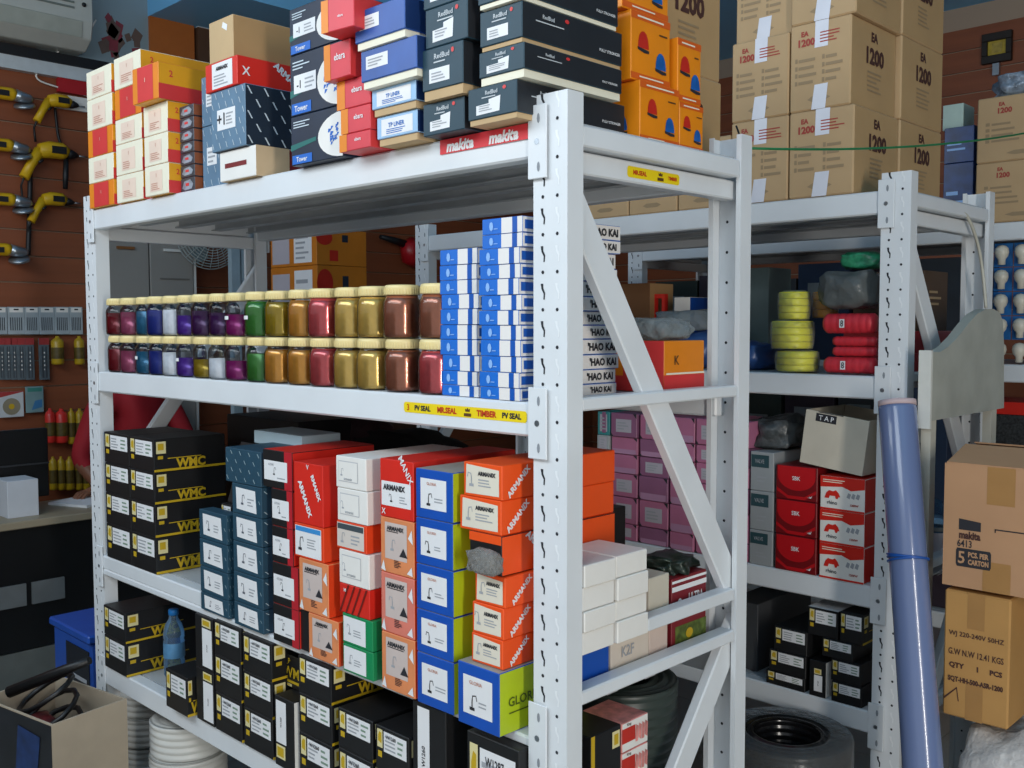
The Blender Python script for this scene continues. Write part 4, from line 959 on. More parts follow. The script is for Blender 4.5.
for k, (x0, x1, y0, y1) in enumerate([(826, 877, 373, 356), (834, 877, 356, 346), (834, 877, 346, 336), (826, 877, 334, 313)]):
    a, b_ = onY(x0, (y0+y1)/2, YF+.05), onY(x1, (y0+y1)/2, YF+.05)
    r = abs(onY(x0, y0, YF+.05).z-onY(x0, y1, YF+.05).z)/2*.97
    L_ = b_.x-a.x; zc = a.z if k else max(a.z, Z2+r+.001)
    g = G(); n = 7; pr = [(0,0),(r*.75,.0005),(r*.97,.008)]
    for q in range(1, n): pr += [(r*.97, L_*q/n-.003), (r*.93, L_*q/n), (r*.97, L_*q/n+.003)]
    pr += [(r*.97, L_-.008),(r*.75,L_-.0005),(0,L_)]
    g.lathe(pr, 24); g.v = [(z2, x2, y2) for (x2, y2, z2) in g.v]
    o = obj('twine_spool', g, rtw, None, (a.x, YF+.05+.0, zc)); tag(o, f'red twine spool, {ordn(k,4)} of the pile by the middle rack upright', 'twine', 'red twine spools')
    if k in (0, 3):
        g = G(); g.quad([(L_*.36, -r*.99, -.012), (L_*.46, -r*.99, -.012), (L_*.46, -r*.99, .012), (L_*.36, -r*.99, .012)]); sp = obj('paper_tag', g, paper, o, fixn=False)
        me, asp = text_mesh('8', ink); e = link('lettering', me, sp); e.matrix_local = Matrix(((.014,0,0,L_*.41),(0,0,-1,-r*.99-.0006),(0,.018,0,0),(0,0,0,1)))
p = onY(850, 310, YF+.08)
bag('clear_film_bag', 'dull clear plastic bag lying on the red twine', (p.x, YF+.09, p.z+.002), (.17, .14, .115), clear_mat('smoke_film', '#7f8585', .5, .2, .7, 14), 11, .16)
p = onY(862, 270, YF+.10)
bag('green_bag', 'green wrapped bundle at the top of the twine pile', (p.x, YF+.12, p.z+.003), (.12, .10, .05), M('green_wrap', '#2f8f66', .35, noise=.4, scale=60), 12, .2)
dblue = M('dark_blue_film', '#2a4a80', .35, noise=.3, scale=12)
for k, (px, py, sz, m_, lb) in enumerate([(757, 372, (.13,.2,.09), dblue, 'dark blue film bundle behind the rack corner post'), (700, 372, (.20,.22,.12), dblue, 'dark blue film bundle behind the orange box'), (650, 372, (.18,.22,.11), M('grey_blue_film', '#4a5866', .3, noise=.4, scale=18), 'grey blue film heap on the middle rack'), (690, 332, (.20,.18,.07), cling, 'clear plastic heap on the dark blue bundle')]):
    p = onY(px, py, YF+.2); z0 = Z2 if k < 3 else Z2+.121
    bag('film_bundle', lb, (p.x, YF+.2, z0), sz, m_, 20+k, .2)
p0, p1 = onY(622, 312, YF+.42), onY(653, 283, YF+.42)
carton('brown_carton', p0.x, p1.x, YF+.40, YF+.55, Z2, p1.z, (M('brown_panel', '#7a5230', .7, noise=.1, scale=5), kraft, kraft), 'brown carton upright at the back of the middle rack', 'box')
p0, p1 = onY(674, 330, YF+.40), onY(690, 297, YF+.40)
b = carton('white_blue_box', p0.x, p1.x, YF+.40, YF+.56, Z2, p1.z, (white_card, blue_card, blue_card), 'white fronted blue box on the middle rack', 'box')
p0, p1 = onY(655, 330, YF+.45), onY(668, 294, YF+.45)
g = G(); w_, h_ = p1.x-p0.x, p1.z-Z2
g.box(0, w_, 0, .02, 0, h_*.25); g.box(0, .014, 0, .02, h_*.25, h_); g.box(w_-.014, w_, 0, .02, h_*.25, h_); g.box(.014, w_-.014, 0, .02, h_-.016, h_)
o = obj('red_stand', g, red, None, (p0.x, YF+.43, Z2)); tag(o, 'red open frame standing on the middle rack', 'frame')
p = onY(735, 310, YF+.45)
carton('grey_green_box', p.x-.03, p.x+.16, YF+.40, YF+.55, Z2, onY(760, 268, YF+.42).z, M('greygreen_card', '#5b6f70', .5), 'grey green box at the back of the middle rack behind the tape rolls', 'box')
# third shelf
Z3b = .8845
magc = M('magenta_card', '#b9708f', .45, noise=.06); magd = M('plum_card', '#95607f', .45, noise=.06); lab_g = M('label_grey2', '#b9b3bb', .6, noise=.03)
colx = [(597.5, 609.5), (611.5, 637), (639.5, 668), (670.5, 694), (696, 722), (724, 748)]
rows = [537, 521, 495, 472, 453, 436, 412]
for ci, (xl, xr) in enumerate(colx):
    X0, X1 = onY(xl, 490, YF).x, onY(xr, 490, YF).x
    zz = [Z3b]+[onY(612, y, YF).z for y in rows[1:]]
    for i in range(6):
        white = ci == 0; rr = random.Random(ci*10+i)
        if white and i == 5: mats = (M('teal_print', '#3f8f8f', .5),)*3
        else: mats = (M('grey_card', '#a9adac', .6),)*3 if white else ((magc if rr.random() < .7 else magd,)*3)
        nm = ['pale grey box', 'magenta box'][not white]
        where = ['left edge column', 'first magenta column', 'second magenta column', 'third magenta column', 'fourth magenta column', 'fifth magenta column'][ci]
        b = carton('grey_box' if white else 'magenta_box', X0, X1, YF-.004+rr.random()*.006, YF+.2, zz[i]+.001, zz[i+1]-rr.random()*.002, mats, f'{nm}, {ordn(i,6)} of the {where} on the middle rack', 'box', 'magenta boxes on the middle rack')
        if white:
            b.rect('f', .2, .15, .8, .9, lab_g); b.lines('f', .3, .2, .7, .8, 4, greyink)
            if i == 5: b.rect('f', .4, .1, .7, 1, magd, 'stripe', .0012)
        elif rr.random() < .55: b.rect('f', .2, .2, .8, .75, lab_g); b.lines('f', .26, .28, .7, .66, 3, greyink)
        else: b.poly('f', [(.05,.05),(.2,.02),(.8,.02),(.95,.05),(.95,.3),(.05,.3)], M('lilac_print', '#b98aa8', .5, noise=0), 'lilac_band')
        if not white: b.polys('f', [[(.86,1),(1,1),(1,.8)], [(0,.0),(.1,0),(0,.16)]], ink, 'corner_marks')
def r2col(xl, xr, ys, xm): return fcol(xl, xr, ys, YF, xm, Z3b)
greyb = M('grey_case_card', '#9da1a3', .5, noise=.04); dteal = M('dark_teal_print', '#2c4a50', .5, noise=0)
for i, x in enumerate(r2col(750, 773, [566, 529, 490, 451], 752)):
    b = carton('grey_label_box', x[0], x[1], YF, YF+.3, x[2], x[3], greyb, f'grey box with dark teal label, {ordn(i,3)} of three beside the red boxes', 'box', 'grey boxes on the middle rack')
    b.rect('f', .04, .6, .8, .92, dteal); b.txt('f', .4, .76, .1, 'VALVE', greyink, .4); b.lines('f', .3, .2, .8, .4, 2, greyink)
dred = M('dark_red_card', '#7a1016', .4, noise=.06); vred = M('vivid_red_print', '#c4151d', .4, noise=.04)
for i, x in enumerate(r2col(776.5, 817.5, [568, 533, 498, 464], 778)):
    b = carton('red_arch_box', x[0], x[1], YF-.004, YF+.3, x[2], x[3], dred, f'dark red box with bright red arch, {ordn(i,3)} of three', 'box', 'dark red boxes on the middle rack')
    b.poly('f', [(.04,.98),(.04,.7)]+[(.5-.46*math.cos(PI*k/14), .7-.42*math.sin(PI*k/14)) for k in range(1, 14)]+[(.96,.7),(.96,.98)], vred, 'red_arch'); b.poly('f', [(.02,.34),(.3,.12),(.7,.12),(.98,.34),(.98,.24),(.7,.03),(.3,.03),(.02,.24)], vred, 'red_curve'); b.txt('f', .5, .64, .12, 'SBK', paper, .2); b.poly('f', [(.76,.12),(.9,.2),(.86,.1)], paper, 'white_tick')
for i, x in enumerate(r2col(820.5, 866, [578, 542, 508.5, 475], 822)):
    b = carton('red_white_box', x[0], min(x[1], -.053), YF-.004, YF+.28, x[2], x[3], (white_card, red, red), f'red and white box with red animal emblem, {ordn(i,3)} of three by the upright', 'box', 'red and white boxes on the middle rack')
    b.poly('f', [(0,.66),(.5,.72),(.7,.62),(1,.7),(1,1),(0,1)], red, 'red_top_band'); b.lines('f', .06, .8, .6, .92, 2, cream); b.rect('f', 0, 0, 1, .05, red, 'red_line')
    b.poly('f', [(.1,.34),(.14,.5),(.2,.58),(.3,.56),(.36,.6),(.42,.52),(.46,.4),(.42,.4),(.4,.34),(.36,.34),(.34,.42),(.22,.42),(.2,.34)], red, 'rhino_emblem', .001); b.txt('f', .28, .22, .11, 'rhino', ink, .36)
    b.polys('f', [[(.6+.1*k,.42),(.67+.1*k,.38),(.7+.1*k,.52),(.64+.1*k,.56)] for k in range(3)], greyink, 'parts_picture'); b.txt('f', .78, .2, .07, '1200W', kred, .25)
# tilted white open box on top of them
x = r2col(797, 868, [578, 476], 822)[0]
b = open_box('white_open_box', onY(799, 450, YF).x, -.065, YF+.004, YF+.24, x[3]+.004, onY(800, 420, YF).z+.004, ivory, 'white open topped box lying askew on the red boxes')
b.o.rotation_euler = (0, .12, 0); b.o.location.z += .018; b.rect('f', .17, .82, .5, .97, ink, 'black_tag'); b.txt('f', .34, .895, .09, 'T A P', paper, .26); b.rect('f', .2, .985, .6, 1, ink, 'black_line')
bag('film_bundle', 'grey crumpled film bag on the grey label boxes', (onY(772, 450, YF+.1).x+.02, YF+.14, onY(752, 451, YF).z+.002), (.15, .2, .10), M('grey_film', '#4d5152', .25, noise=.5, scale=30, bump=.8), 31, .25)
# bottom shelf black boxes
def r2b(xl, xr, yb, yt, xm, base=None): return fcol(xl, xr, [yb, yt], YF, xm, base)[0]
SP = [(766, 805, 690, 669, 'lowest of the left stack', Z4), (769, 806, 667, 648, 'middle of the left stack', None), (774, 807, 646, 625, 'highest of the left stack', None),
      (831, 862, 702, 680, 'lowest of the right stack', Z4), (831, 861, 679, 658, 'second of the right stack', None), (822, 853, 657, 637, 'third of the right stack', None), (808, 838, 633, 606, 'highest one with a white top', None), (840, 864, 636, 611, 'at the top right against the upright', None)]
zprev = None
for k, (xl, xr, yb, yt, nm, base) in enumerate(SP):
    x = r2b(xl, xr, yb, yt, xl, base)
    z0 = x[2] if base else zprev+.001
    if k == 7: z0 = zprev_r+.001
    if k == 5: zprev_r = x[3]
    if k == 6: z0 = zprev+.001
    b = wmc(x[0], min(x[1], -.053), YF+.0, YF+.2, z0, max(x[3], z0+.04), f'black tool box on the middle rack bottom shelf, {nm}', 'black tool boxes on the middle rack', k == 7)
    if k == 6: b.rect('t', 0, 0, 1, 1, paper, 'white_sheet')
    zprev = b.o.location.z+b.h
x = r2b(809.5, 826, 697, 660, 815, Z4)
b = wmc_end(x, YF-.002, YF+.15, 'black tool box on end between the two black stacks of the middle rack', (.3,.15,.8,.6), True)
carton('grey_carton', onY(735, 640, YF+.1).x, onY(764, 640, YF+.1).x, YF+.06, YF+.4, Z4, onY(764, 606, YF+.06).z, M('dark_grey_card', '#3c3e41', .6, noise=.08), 'dark grey carton left of the black boxes on the middle rack', 'box')
# right end of its third shelf: bottle, spiral bulb
p = onX(935, 560, -.05)
g = G(); R_ = .032
g.lathe([(0,.001),(R_*.9,.001),(R_,.01),(R_,.10),(R_*.95,.125),(R_*.8,.15),(R_*.4,.172),(0,.178)], 24)
o = obj('clear_bottle', g, bot, None, (p.x, p.y, Z3b)); tag(o, 'clear domed bottle with white label at the end of the middle rack', 'bottle')
g = G(); g.lathe([(R_+.0006,.012),(R_+.0006,.075)], 24); obj('label', g, M('bottle_pink_label', '#d8ccd0', .5, noise=.05), o)
g = G(); g.lathe([(R_+.001,.08),(R_+.001,.092)], 24); obj('ring', g, M('grey_ring', '#8d9494', .4), o)
# ================================================================ FAR RACK
zc_ = [ZT, onY(978, 164.5, 2.4).z, onY(978, 100, 2.4).z]
for k in range(2): big_carton(onY(977, 150, 2.4).x, .16, 2.395, 2.68, zc_[k]+.001, zc_[k+1], f'brown carton lettered 1200 on the far rack, {["lower","upper"][k]} one', tapes=False)
nb = M('dark_blue_pack', '#1c3a70', .35, noise=.35, scale=25)
for k in range(2):
    z0, z1 = (ZT, onY(950, 164, 2.42).z) if k == 0 else (onY(950, 164, 2.42).z+.002, onY(950, 128, 2.42).z)
    b = carton('dark_blue_pack', onY(944, 160, 2.42).x, onY(975, 160, 2.42).x-.004, 2.42, 2.6, z0, z1, nb, f'dark blue pack beside the cartons on the far rack, {["lower","upper"][k]} one', 'box', 'dark blue packs on the far rack')
    b.lines('f', .1, .3, .8, .6, 2, M('packet_pale', '#8fbaf0', .4, noise=0))
p = onY(975, 118, 2.45)
bag('clear_film_bag', 'shiny crumpled plastic bag lying on the far rack cartons', (.0, 2.53, zc_[2]+.003), (.30, .22, .09), M('silver_film', '#9aa6b4', .22, .3, noise=.6, scale=28, bump=.8), 41, .2)
b = carton('pale_box', onY(945, 120, 2.44).x-.02, onY(960, 120, 2.44).x, 2.47, 2.58, b.o.location.z+b.h+.002, onY(955, 104, 2.47).z, M('pale_mint_card', '#b9cfc4', .5), 'small pale mint box on the dark blue packs', 'box')
# bulb blister packs at its right end
bwhite = M('bulb_white', '#d8d2c2', .35, noise=.03); bcard = M('bulb_card_blue', '#1f66a8', .4, noise=.25, scale=20)
g = G(); g.lathe([(0,-.034),(.012,-.033),(.0125,-.014),(.020,-.004),(.0235,.010),(.0215,.024),(.013,.033),(0,.036)], 18); bulb_me = g.mesh('bulb', bwhite)
for r_ in range(5):
    for c_ in range(6):
        zc = 1.395+.085*r_ + .001; X = -.155+.066*c_
        g = G(); g.box(X-.031, X+.031, 2.452, 2.457, zc+.0 if r_ else Z2, zc+.082); o = obj('bulb_pack', g, bcard)
        z0 = Z2+.086*r_
        o.data.materials.clear(); o.data.materials.append(bcard)
        for v in o.data.vertices: v.co.z = z0 + (.083 if v.co.z > zc+.04 else 0)
        e = link('bulb', bulb_me, o, (X, 2.435, z0+.040))
        row_ = ['bottom', 'second', 'third', 'fourth', 'top'][r_]; cl_ = ['first', 'second', 'third', 'fourth', 'fifth', 'sixth'][c_]
        tag(o, f'blue blister pack with white bulb on the far rack, {row_} row, {cl_} from the left', 'bulb', 'bulb packs on the far rack')
carton('red_strip_box', -.2, .2, 2.42, 2.6, 1.3, 1.335, red, 'flat red box under the bulb packs on the far rack', 'box') if False else None
carton('dark_mesh_box', -.16, .2, 2.42, 2.7, Z3b, 1.28, M('dark_mesh', '#2d2f30', .6, noise=.8, scale=120), 'dark speckled box on the far rack below the bulbs', 'box')
carton('red_strip_box', -.16, .2, 2.42, 2.7, 1.281, 1.325, red, 'flat red box on the dark speckled box of the far rack', 'box')

# dim stock filling the far rack, and the right end of the middle rack
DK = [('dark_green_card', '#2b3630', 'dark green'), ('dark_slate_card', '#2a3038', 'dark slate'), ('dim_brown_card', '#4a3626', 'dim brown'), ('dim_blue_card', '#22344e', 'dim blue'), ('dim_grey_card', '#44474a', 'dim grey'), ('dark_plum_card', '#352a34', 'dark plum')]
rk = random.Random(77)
for lev, (zb_, hmax, nm) in enumerate([(Z2, .40, 'second'), (Z3b, .50, 'third'), (Z4, .27, 'bottom')]):
    X = -1.60
    for k in range(6):
        w_ = .19+rk.random()*.05; m_ = DK[(k*5+lev*2) % 6]
        if X+w_ > -.2: break
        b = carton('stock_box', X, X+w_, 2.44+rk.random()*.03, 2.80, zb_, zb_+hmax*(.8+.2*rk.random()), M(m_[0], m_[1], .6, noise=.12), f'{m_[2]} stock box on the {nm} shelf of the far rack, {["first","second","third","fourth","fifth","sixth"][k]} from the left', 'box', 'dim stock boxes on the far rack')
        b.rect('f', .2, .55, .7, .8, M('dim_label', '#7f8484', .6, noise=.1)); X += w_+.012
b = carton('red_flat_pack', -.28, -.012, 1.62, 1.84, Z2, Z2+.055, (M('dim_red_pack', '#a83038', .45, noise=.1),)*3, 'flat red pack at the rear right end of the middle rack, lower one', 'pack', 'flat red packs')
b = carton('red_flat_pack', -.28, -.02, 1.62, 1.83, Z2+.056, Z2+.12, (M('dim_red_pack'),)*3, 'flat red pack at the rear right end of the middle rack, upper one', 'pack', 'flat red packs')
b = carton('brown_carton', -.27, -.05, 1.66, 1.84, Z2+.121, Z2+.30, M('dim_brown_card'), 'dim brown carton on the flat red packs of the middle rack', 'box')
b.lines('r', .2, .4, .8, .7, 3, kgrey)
# ================================================================ LEFT SIDE: wall goods, counter, person
yt = M('tool_yellow', '#dcae16', .4, noise=.05); tb = M('tool_black', '#17171a', .5, noise=0); tm = M('tool_metal', '#a4abb2', .3, .8, noise=0)
XW = WL+.012
def wallp(px, py, off=.06): return onX(px, py, WL+off)
def drill(px, py, s, label, vert=False):
    """pistol drill hung on the wall: nose points to +Y (right in the picture)"""
    p = wallp(px, py); r = empty('power_drill', p); tag(r, label, 'drill', 'yellow power drills on the wall')
    def pt(u, v, o=0): return (o, u*s, v*s)
    g = G(); g.tube([pt(-.11,.0), pt(-.10,.0), pt(-.05,.012), pt(.02,.012), pt(.05,.0)], [.02*s*1.6, .026*s*1.6, .03*s*1.6, .03*s*1.6, .022*s*1.6], 12); obj('motor_housing', g, yt, r)
    g = G(); g.tube([pt(-.10,.0), pt(-.15,-.08), pt(-.19,-.16)], [.026*s*1.3, .02*s*1.3, .022*s*1.3], 10); obj('handle', g, yt, r)
    g = G(); g.tube([pt(-.115,-.07,.02*s), pt(-.09,-.05,.02*s)], .008*s, 8); obj('trigger', g, tb, r)
    g = G(); g.tube([pt(.05,.0), pt(.075,.0), pt(.10,-.002), pt(.115,-.003)], [.022*s*1.4, .02*s*1.4, .014*s*1.3, .008*s], 10); obj('chuck', g, tb, r)
    g = G(); g.tube([pt(.115,-.003), pt(.16,-.004)], .005*s, 6); obj('drill_bit', g, tm, r)
    g = G(); g.box(.036*s, .05*s, -.05*s, .03*s, -.01*s, .03*s); obj('name_plate', g, tb, r)
    g = G(); g.tube([pt(-.19,-.16), pt(-.195,-.2,-.03), pt(-.19,-.25,-.035), pt(-.185,-.30,-.035)], .006, 6); obj('power_cord', g, tb, r)
    if vert: g = G(); g.tube([pt(.045,-.03), pt(.04,-.12), pt(.035,-.2)], [.014*s, .017*s, .014*s], 8); obj('side_grip', g, tb, r)
    return r
drill(63, 103, .74, 'yellow power drill hanging at the top right of the wall tools')
drill(58, 153, .95, 'larger yellow drill with black side grip hanging in the middle of the wall', True)
drill(58, 201, .76, 'lowest yellow power drill hanging on the brown wall')
def grinder(px, py, label):
    p = wallp(px, py); r = empty('angle_grinder', p); tag(r, label, 'grinder', 'yellow angle grinders on the wall')
    g = G(); g.tube([(0,-.22,0), (0,-.2,0), (0,-.02,.006), (0,.0,.006)], [.02,.03,.034,.03], 12); obj('motor_housing', g, yt, r)
    g = G(); g.tube([(0,0,.006), (0,.03,.0), (0,.075,-.005), (0,.09,-.008)], [.032,.03,.024,.012], 12); obj('gear_head', g, tm, r)
    g = G(); g.lathe([(0,0),(.05,.0),(.054,-.014),(.05,-.016),(0,-.012)], 20); q = obj('disc_guard', g, tm, r, (.0, .045, -.035)); q.rotation_euler = (.25, .35, 0)
    g = G(); g.box(.03, .038, -.1, -.04, -.012, .016); obj('name_plate', g, tb, r)
    g = G(); g.tube([(0,-.22,0), (0,-.27,-.03), (0,-.28,-.2)], .006, 6); obj('power_cord', g, tb, r)
for k, (px, py) in enumerate([(15, 96), (12, 147), (14, 201), (10, 251)]):
    grinder(px, py, f'yellow angle grinder on the wall, {["top","second","third","bottom"][k]} of the left edge column')
# long black cable down the wall, white cable
def cable(name, pts, r, mat, label, cat='cable'):
    g = G(); P_ = [Vector(p) for p in pts]; out = []
    for i in range(len(P_)-1):
        a, b_, c_, d_ = P_[max(i-1, 0)], P_[i], P_[i+1], P_[min(i+2, len(P_)-1)]
        for t in [k/6 for k in range(6)]:
            out.append(.5*((2*b_)+(-a+c_)*t+(2*a-5*b_+4*c_-d_)*t*t+(-a+3*b_-3*c_+d_)*t**3))
    out.append(P_[-1]); g.tube(out, r, 6); o = obj(name, g, mat); tag(o, label, cat); return o
cable('black_cable', [wallp(x, y, .02) for x, y in ((55,108),(58,135),(62,146))], .008, tb, 'short black cord between the upper drills on the wall')
cable('black_cable', [wallp(x, y, .02) for x, y in ((30,165),(30,190),(29,225),(28,255))], .014, tb, 'thick black cord hanging below the middle drill on the wall')
cable('white_cable', [wallp(x, y, .03) for x, y in ((96,20),(85,35),(58,52),(36,76),(60,88),(88,96))], .005, white_card, 'thin white cable running from the air conditioner down the wall')
# air conditioner
p = [wallp(0, 45), wallp(92, 0), wallp(90, 42)]
ac_w = M('ac_plastic', '#b9bcb6', .4, noise=.03)
ya, ye = -.05, onX(93, 20, WL+.22).y
zb_, zt_ = onX(60, 50, WL+.2).z+.035, CEIL-.03
r = empty('air_conditioner', (WL, (ya+ye)/2, zb_)); tag(r, 'white split air conditioner on the upper left wall', 'air conditioner')
hL = (ye-ya)/2; hh = zt_-zb_
g = G(); g.prism([(.002,0),(.12,0),(.2,.05),(.225,.14),(.22,hh-.03),(.18,hh),(.002,hh)], 'y', -hL, hL); g.v = [(x, y, z) for (x, y, z) in g.v]
obj('casing', g, ac_w, r, bevel=.006)
g = G(); g.prism([(.205,.052),(.21,.05),(.228,.13),(.223,.135)], 'y', -hL+.02, hL-.06); obj('outlet_flap', g, M('ac_flap', '#a4a89f', .4), r)
for k in range(6):
    g = G(); g.box(.222, .229, -hL+.03, hL-.10, .19+.028*k, .20+.028*k); obj('intake_slat', g, M('ac_slat', '#6d756f', .5), r)
g = G(); g.lathe([(0,0),(.012,0),(.012,.004),(0,.004)], 12); q = obj('indicator', g, tb, r, (.228, hL-.05, .22)); q.rotation_euler = (0, PI/2, 0)
# dark ledge and white trunking beneath it
y0_, y1_ = -1.0, onX(92, 76, WL+.03).y
g = G(); g.box(0, .05, y0_, y1_, 0, .07); o = obj('cable_trunking', g, M('trunk_white', '#c3cbd0', .5), None, (WL+.001, 0, onX(60, 77, WL+.05).z)); tag(o, 'white cable trunking along the brown wall under the air conditioner', 'trunking')
g = G(); g.box(0, .06, y0_, y1_+.1, 0, .055); o = obj('dark_ledge', g, tb, None, (WL+.001, 0, onX(60, 77, WL+.05).z+.071)); tag(o, 'dark ledge on the wall above the white trunking', 'ledge')
# decorated glass panel, orange panel
pa, pb_ = onX(93, 72, WL+.01), onX(148, 10, WL+.01)
g = G(); g.box(0, .01, pa.y-.3, pb_.y, pa.z, CEIL-.06); o = obj('wall_panel', g, M('grey_blue_panel', '#8fa0a6', .3, noise=.05, scale=2), None, (WL+.001, 0, 0)); tag(o, 'grey blue wall panel with faded red flowers', 'panel')
rr = random.Random(4); g2 = G(); g3 = G()
for k in range(26):
    px, py = (110+rr.gauss(2, 5), 12+rr.random()*55) if k < 16 else (112+rr.random()*26, 24+rr.gauss(12, 7))
    c_ = onX(px, py, WL+.0117); s_ = .012+rr.random()*.02; a0 = rr.random()*6
    (g3 if k % 3 else g2).quad([(.0107+.0002*(k % 7), c_.y+s_*(1+.4*(t % 2))*math.cos(a0+t*PI/4), c_.z+s_*1.3*(1+.4*(t % 2))*math.sin(a0+t*PI/4)) for t in range(8)])
q = obj('flower_print', g2, M('flower_red', '#8f3a44', .5), o, fixn=False); q['kind'] = 'stuff'
q = obj('branch_print', g3, M('branch_brown', '#6f5a50', .5), o, fixn=False); q['kind'] = 'stuff'
pa, pb_ = onX(149, 60, WL+.01), onX(192, 18, WL+.01)
g = G(); g.box(0, .03, pa.y, pb_.y, pa.z-.25, onX(170, 17, WL+.03).z); o = obj('orange_board', g, M('orange_board', '#b5652a', .5, noise=.05), None, (WL+.001, 0, 0)); tag(o, 'plain orange board on the wall behind the top shelf cartons', 'panel')
g = G(); g.box(0, .04, pb_.y+.02, pb_.y+.17, pa.z-.25, onX(200, 28, WL+.03).z); o = obj('brown_board', g, M('brown_board', '#5a3d2a', .6, noise=.06), None, (WL+.001, 0, 0)); tag(o, 'dark brown board with pale top edge beside the orange board', 'panel')
g = G(); g.box(0, .045, pb_.y+.02, pb_.y+.17, 0, .012); obj('top_edge', g, white_card, o, (0, 0, onX(200, 28, WL+.03).z+.0005))
# paired grey cabinet doors and fan, seen between the shelves
gdoor = M('grey_cabinet', '#9a9690', .5, noise=.08, scale=2.5)
d0, d1, d2 = onX(101, 300, WL+.2).y, onX(150, 300, WL+.2).y, onX(194, 300, WL+.2).y
ztop = onX(150, 240, WL+.2).z
r = empty('cabinet', (WL+.005, 0, 0)); tag(r, 'tall grey two door cabinet behind the jars', 'cabinet')
g = G(); g.box(0, .18, d0, d2, 0, ztop); obj('body', g, gdoor, r)
for k, (a, b_) in enumerate(((d0, d1), (d1, d2))):
    g = G(); g.box(.181, .2, a+.004, b_-.004, .05, ztop-.01); dd = obj('door', g, gdoor, r, bevel=.003)
    g = G(); g.box(.201, .212, (a+b_)/2-.05, (a+b_)/2+.05, ztop-.06, ztop-.045); obj('handle', g, M('handle_brown', '#8a5a30', .5) if k == 0 else white_card, dd)
    if k:
        for z_ in (ztop-.22, ztop-.46):
            g = G(); g.box(.2005, .204, a+.06, b_-.03, z_, z_+.008); obj('panel_groove', g, M('groove_grey', '#77736d', .6), dd)
for k in range(1):
    g = G(); g.box(0, .19, d2+.004, d2+.02, 0, ztop); o = obj('white_board', g, white_card, None, (WL+.005, 0, 0)); tag(o, 'narrow white board against the right of the grey cabinet', 'board')
fc = onX(213, 232, WL+.30); fr = .215
r = empty('wall_fan', (WL+.004, fc.y+.25, fc.z)); tag(r, 'grey wall fan with round wire grille behind the jar rack', 'fan')
fan_g = M('fan_grey', '#aeb6b4', .4, noise=0)
g = G()
for k in range(14):
    rad = fr*(k+1)/14; xo_ = .30-.05*(rad/fr)**2
    g.tube([(xo_, rad*math.cos(2*PI*t/36), rad*math.sin(2*PI*t/36)) for t in range(36)], .0032, 5, closed=True)
for k in range(24):
    a = 2*PI*k/24; g.tube([(.305-.05*q*q, fr*q*math.cos(a), fr*q*math.sin(a)) for q in (.1,.4,.7,1)], .002, 4)
q = obj('grille', g, fan_g, r, (0, -.25, 0)); q['kind'] = 'stuff'
g = G(); g.lathe([(0,.0),(.04,.0),(.05,.03),(.05,.14),(.0,.15)], 16); q = obj('motor', g, fan_g, r, (.06, -.25, 0)); q.rotation_euler = (0, PI/2, 0)
g = G()
for k in range(3):
    a = 2*PI*k/3; g.quad([(.235, .03*math.cos(a), .03*math.sin(a)), (.245, .17*math.cos(a-.3), .17*math.sin(a-.3)), (.225, .19*math.cos(a+.2), .19*math.sin(a+.2)), (.215, .15*math.cos(a+.6), .15*math.sin(a+.6))])
q = obj('blades', g, M('blade_grey', '#8fa3a8', .3), r, (0, -.25, 0))
g = G(); g.tube([(.0,0,0), (.12,-.02,0), (.15,-.2,0)], .02, 10); obj('bracket', g, fan_g, r)
# white display post with arm near the fan
pz = onX(236, 240, -3.9)
g = G(); g.box(-.02, .02, -.03, .03, 0, onX(240, 228, -3.9).z); o = obj('pale_post', g, M('pale_blue_post', '#9fb4bf', .4), None, (-3.9, onX(235, 280, -3.9).y, 0)); tag(o, 'pale blue post standing near the fan', 'post')
g = G(); g.box(-.02, .02, -.03, .03, 0, onX(240, 228, -3.9).z); o = obj('pale_post', g, M('pale_blue_post'), None, (-3.9, onX(243.5, 280, -3.9).y, 0)); tag(o, 'second pale blue post standing near the fan', 'post')
# orange boxes on a dark cabinet
obm = M('amber_box', '#c8761c', .5, noise=.06)
X0, X1, Y_ = onY(271, 270, 1.5).x, onY(317, 270, 1.5).x, 1.5
cz = 1.55
g = G(); g.box(X0-.25, X1+.3, Y_-.02, Y_+.5, 0, cz-.001); o = obj('dark_cabinet', g, M('dark_wood', '#3a2418', .5, noise=.15, scale=4, stretch=(1,1,6)), bevel=.004); tag(o, 'dark wooden cabinet carrying the amber boxes behind the jar rack', 'cabinet')
g = G(); g.box(X0-.24, X1+.29, Y_-.034, Y_-.021, .08, cz-.06); dd = obj('door', g, M('dark_wood'), o); g = G(); g.box(X1-.1, X1-.08, Y_-.05, Y_-.034, .9, 1.02); obj('handle', g, tm, dd)
zz = [cz, onY(272, 268, Y_).z, onY(272, 233, Y_).z]
for k in range(2):
    b = carton('amber_box', X0, X1, Y_, Y_+.30, zz[k], zz[k+1]-.002, obm, f'amber box with two white labels behind the jars, {["lower","upper"][k]} one', 'box', 'amber boxes behind the jars')
    b.rect('f', .04, .08, .42, .9, lab_g); b.rect('f', .52, .08, .9, .94, paper); b.lines('f', .56, .15, .86, .85, 5, greyink); b.ell('r', .15, .75, .16, .2, redp, 'red_picture'); b.rect('r', .5, .66, .62, .86, slate_d, 'dark_mark'); b.rect('r', .25, .12, .42, .42, redp, 'red_mark')
X2, X3 = X1+.02, onY(400, 290, Y_).x
b = carton('flat_teal_box', X1+.04, X1+.28, Y_, Y_+.2, cz, cz+.04, (M('white_case', '#cdd7dc', .5), M('teal_case', '#2d5a66', .5), M('teal_case')), 'flat white and teal case lying beside the amber boxes', 'box')
